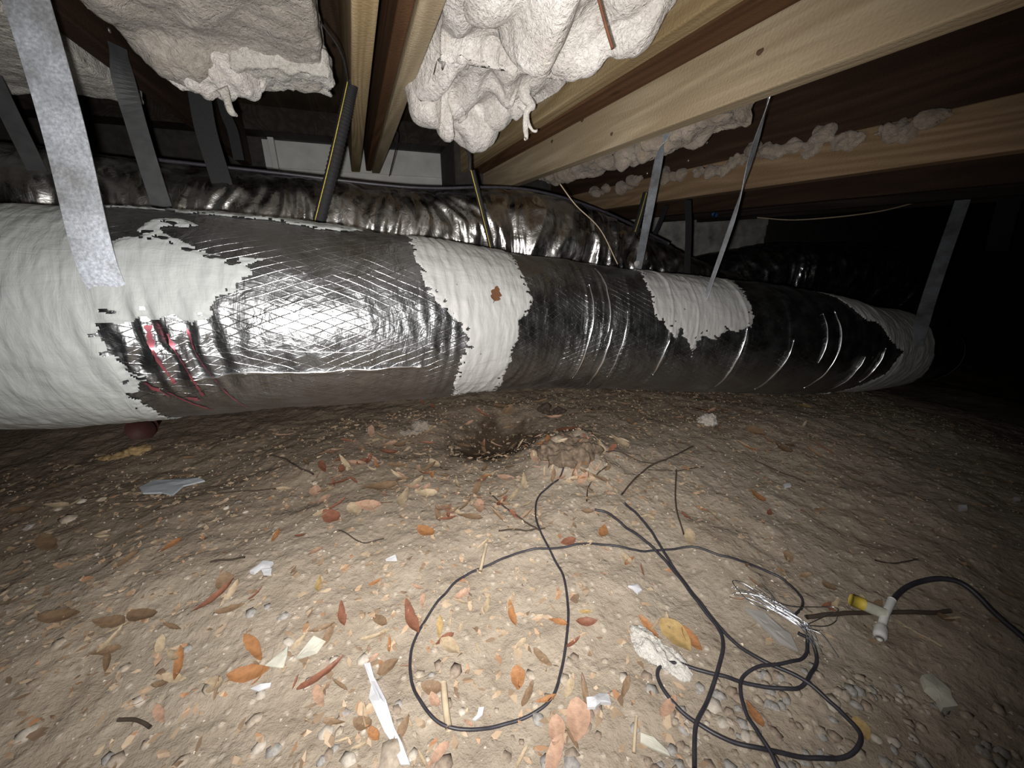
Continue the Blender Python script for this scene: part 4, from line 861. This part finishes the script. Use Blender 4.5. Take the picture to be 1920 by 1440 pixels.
# further litter nobody could tell apart one by one: pieces share a label within their colour and zone
def zone(p):
    d = np.array(p)-np.array([0, 0, CAM_H]); z = d@FW; x = 960+FPX*(d@RT)/z; y = 720-FPX*(d@UP)/z
    return x, y
cl = list(LEAF); made = 0
def litter(n, xr, yr, lr, cols, where, group):
    for _ in range(n):
        p = G(rng.uniform(*xr), rng.uniform(*yr)); c = cols[rng.integers(len(cols))]
        put_leaf(p, rng.uniform(*lr), rng.uniform(0, 6.28), int(rng.integers(6)), c, f'small {c} leaf among the litter {where}', group, 0.18)
litter(95, (560, 1010), (825, 975), (.028, .062), ['pale tan', 'dull brown', 'dull brown', 'pinkish tan', 'reddish brown'], 'in the band before the dark hole', 'leaf litter before the hole')
litter(40, (1000, 1140), (812, 900), (.022, .05), ['pale tan', 'dull brown', 'pinkish tan', 'orange-brown'], 'on the leafy mound', 'leaf litter on the mound')
litter(55, (480, 1600), (752, 850), (.035, .07), ['dull brown', 'dull brown', 'pale tan', 'pinkish tan', 'reddish brown'], 'in the shade along the duct', 'leaf litter along the duct')
litter(26, (0, 460), (860, 1300), (.02, .05), ['dull brown', 'pale tan'], 'on the dim side beneath the mastic end', 'leaf litter on the dim side')
litter(36, (560, 1180), (1000, 1430), (.016, .04), ['pale tan', 'pinkish tan', 'reddish brown', 'dull brown'], 'around the teardrop cable loop', 'leaf litter around the loop')
litter(24, (1130, 1560), (900, 1200), (.012, .035), ['pale tan', 'reddish brown', 'dull brown', 'pinkish tan'], 'around the cables and roots', 'leaf litter around the cables')
litter(14, (1500, 1900), (800, 1200), (.015, .035), ['dull brown', 'pale tan'], 'on the dark slope', 'leaf litter on the dark slope')

# ------------------------------------------------------------------ pebbles
PM = {}
def peb(k, c):
    if (k, c) not in PM:
        bm = bmesh.new(); bmesh.ops.create_icosphere(bm, subdivisions=1, radius=1.0)
        r = np.random.default_rng(k)
        for v in bm.verts:
            f = 1+0.22*float(noise(v3(v.co.x*1.3+k*5, v.co.y*1.3, v.co.z*1.3)))+0.06*r.normal(); v.co = Vector((v.co.x*f, v.co.y*f*0.78, v.co.z*f*0.5))
        me = bpy.data.meshes.new('pebble'); bm.to_mesh(me); bm.free(); me.polygons.foreach_set('use_smooth', [True]*len(me.polygons)); me.materials.append(PEB[c]); PM[(k, c)] = me
    return PM[(k, c)]
def put_peb(p, r, c, label, group):
    o = bpy.data.objects.new('pebble', peb(int(rng.integers(6)), c)); col.objects.link(o)
    o.location = (p[0], p[1], float(gz(p[0], p[1]))-r*0.12); o.rotation_euler = (rng.normal()*.15, rng.normal()*.15, rng.uniform(0, 6.28)); o.scale = (r, r, r)
    tag(o, label, 'pebble', group)
pc_ = list(PEB)
for _ in range(260):
    x = rng.uniform(1230, 1920); y = rng.uniform(1235, 1450)
    if y < 1240+ (abs(x-1500)/500)*120: continue
    c = pc_[int(rng.choice(4, p=[.35, .3, .12, .23]))]; put_peb(G(x, y), float(rng.uniform(.004, .0105)), c, f'{c} pebble in the gravel patch under the oval cable', 'gravel under the oval cable')
for _ in range(60):
    c = pc_[int(rng.integers(4))]; put_peb(G(rng.uniform(600, 1230), rng.uniform(1230, 1440)), float(rng.uniform(.004, .012)), c, f'{c} pebble in the dirt near the teardrop loop', 'pebbles near the loop')
for _ in range(45):
    c = pc_[int(rng.integers(4))]; put_peb(G(rng.uniform(20, 600), rng.uniform(880, 1430)), float(rng.uniform(.004, .012)), c, f'{c} pebble on the dim side of the dirt', 'pebbles on the dim side')
for (x, y, r, c, l) in [(735, 1415, .022, 'tan', 'large flat tan stone beside the paper strip'), (1335, 1382, .012, 'pale', 'pale stone beside the tangled cable') if False else (1340, 1325, .014, 'pale', 'pale stone inside the oval cable'),
                        (155, 940, .016, 'pale', 'pale stone in the shade under the near duct end'), (130, 972, .02, 'tan', 'tan stone below the pale stone on the dim side'),
                        (50, 1375, .014, 'pale', 'pale stone at the near dirt corner'), (1560, 1318, .014, 'pale', 'pale rounded stone beside the oval cable bend'), (422, 953, .010, 'pale', 'small bright stone right below the blue-grey plastic')]:
    put_peb(G(x, y), r, c, l, None)
# grit too small to count: one object
gv = []; gf = []
ico = bmesh.new(); bmesh.ops.create_icosphere(ico, subdivisions=0 or 1, radius=1.0); 
tet = np.array([(1, 0, -.3), (-.5, .8, -.3), (-.5, -.8, -.3), (0, 0, .7)]); ico.free()
n = 4500; gxr = rng.uniform(-0.9, 1.9, n); gyr = rng.uniform(0.0, 1.25, n); rr = rng.uniform(.0007, .0020, n)*rng.choice([1, 1, 1.6], n); an = rng.uniform(0, 6.28, n)
zz = gz(gxr, gyr); c_, s_ = np.cos(an), np.sin(an)
V = np.stack([gxr[:, None]+rr[:, None]*(tet[None, :, 0]*c_[:, None]-tet[None, :, 1]*s_[:, None]), gyr[:, None]+rr[:, None]*(tet[None, :, 0]*s_[:, None]+tet[None, :, 1]*c_[:, None]), zz[:, None]+rr[:, None]*tet[None, :, 2]+.0012], -1).reshape(-1, 3)
b4 = (np.arange(n)*4)[:, None, None]; F = (np.array([(0, 1, 3), (1, 2, 3), (2, 0, 3)])[None]+b4).reshape(-1, 3)
tag(mesh_obj('fine_grit', V, F, plain('grit', (0.46, 0.41, 0.35), 0.9, 0, 0.35, 25), smooth=False), 'fine pale grit strewn over the dirt', 'grit', kind='stuff')

# crumbs of broken leaf pressed into the dirt: one object
n = 9500; px_ = rng.uniform(-0.9, 1.9, n); py_ = rng.uniform(0.0, 1.3, n); keep = (fbm(v3(px_*3, py_*3, 4.2), 3)+0.9*(py_-0.55)+0.5*rng.normal(size=n)*0.6) > -0.05
px_, py_ = px_[keep], py_[keep]; n = len(px_); L_ = rng.uniform(.0025, .011, n); W_ = L_*rng.uniform(.25, .6, n); an = rng.uniform(0, 6.28, n); c_, s_ = np.cos(an), np.sin(an)
q4 = np.array([(-1, -.3), (-.2, -1), (1, .1), (.1, 1), (-.8, .5)]); zz = gz(px_, py_)
lx = q4[None, :, 0]*L_[:, None]; ly = q4[None, :, 1]*W_[:, None]
V = np.stack([px_[:, None]+lx*c_[:, None]-ly*s_[:, None], py_[:, None]+lx*s_[:, None]+ly*c_[:, None], zz[:, None]+.003+rng.uniform(-.0012, .0022, (n, 5))], -1).reshape(-1, 3)
F = (np.arange(n)*5)[:, None]+np.arange(5)[None]
tc = NT('leaf_crumb'); tc.set(rough=0.8); cc = tc.coords()
tc.out(base=tc.ramp(tc.voro(cc, 60, out='Color'), [(0.1, (0.17, 0.11, 0.07)), (0.4, (0.33, 0.24, 0.16)), (0.65, (0.48, 0.37, 0.26)), (0.9, (0.34, 0.17, 0.085))]))
tag(mesh_obj('leaf_crumbs', V, F, tc.m, smooth=False), 'crumbs of broken dry leaf strewn over the dirt', 'leaf crumbs', kind='stuff')
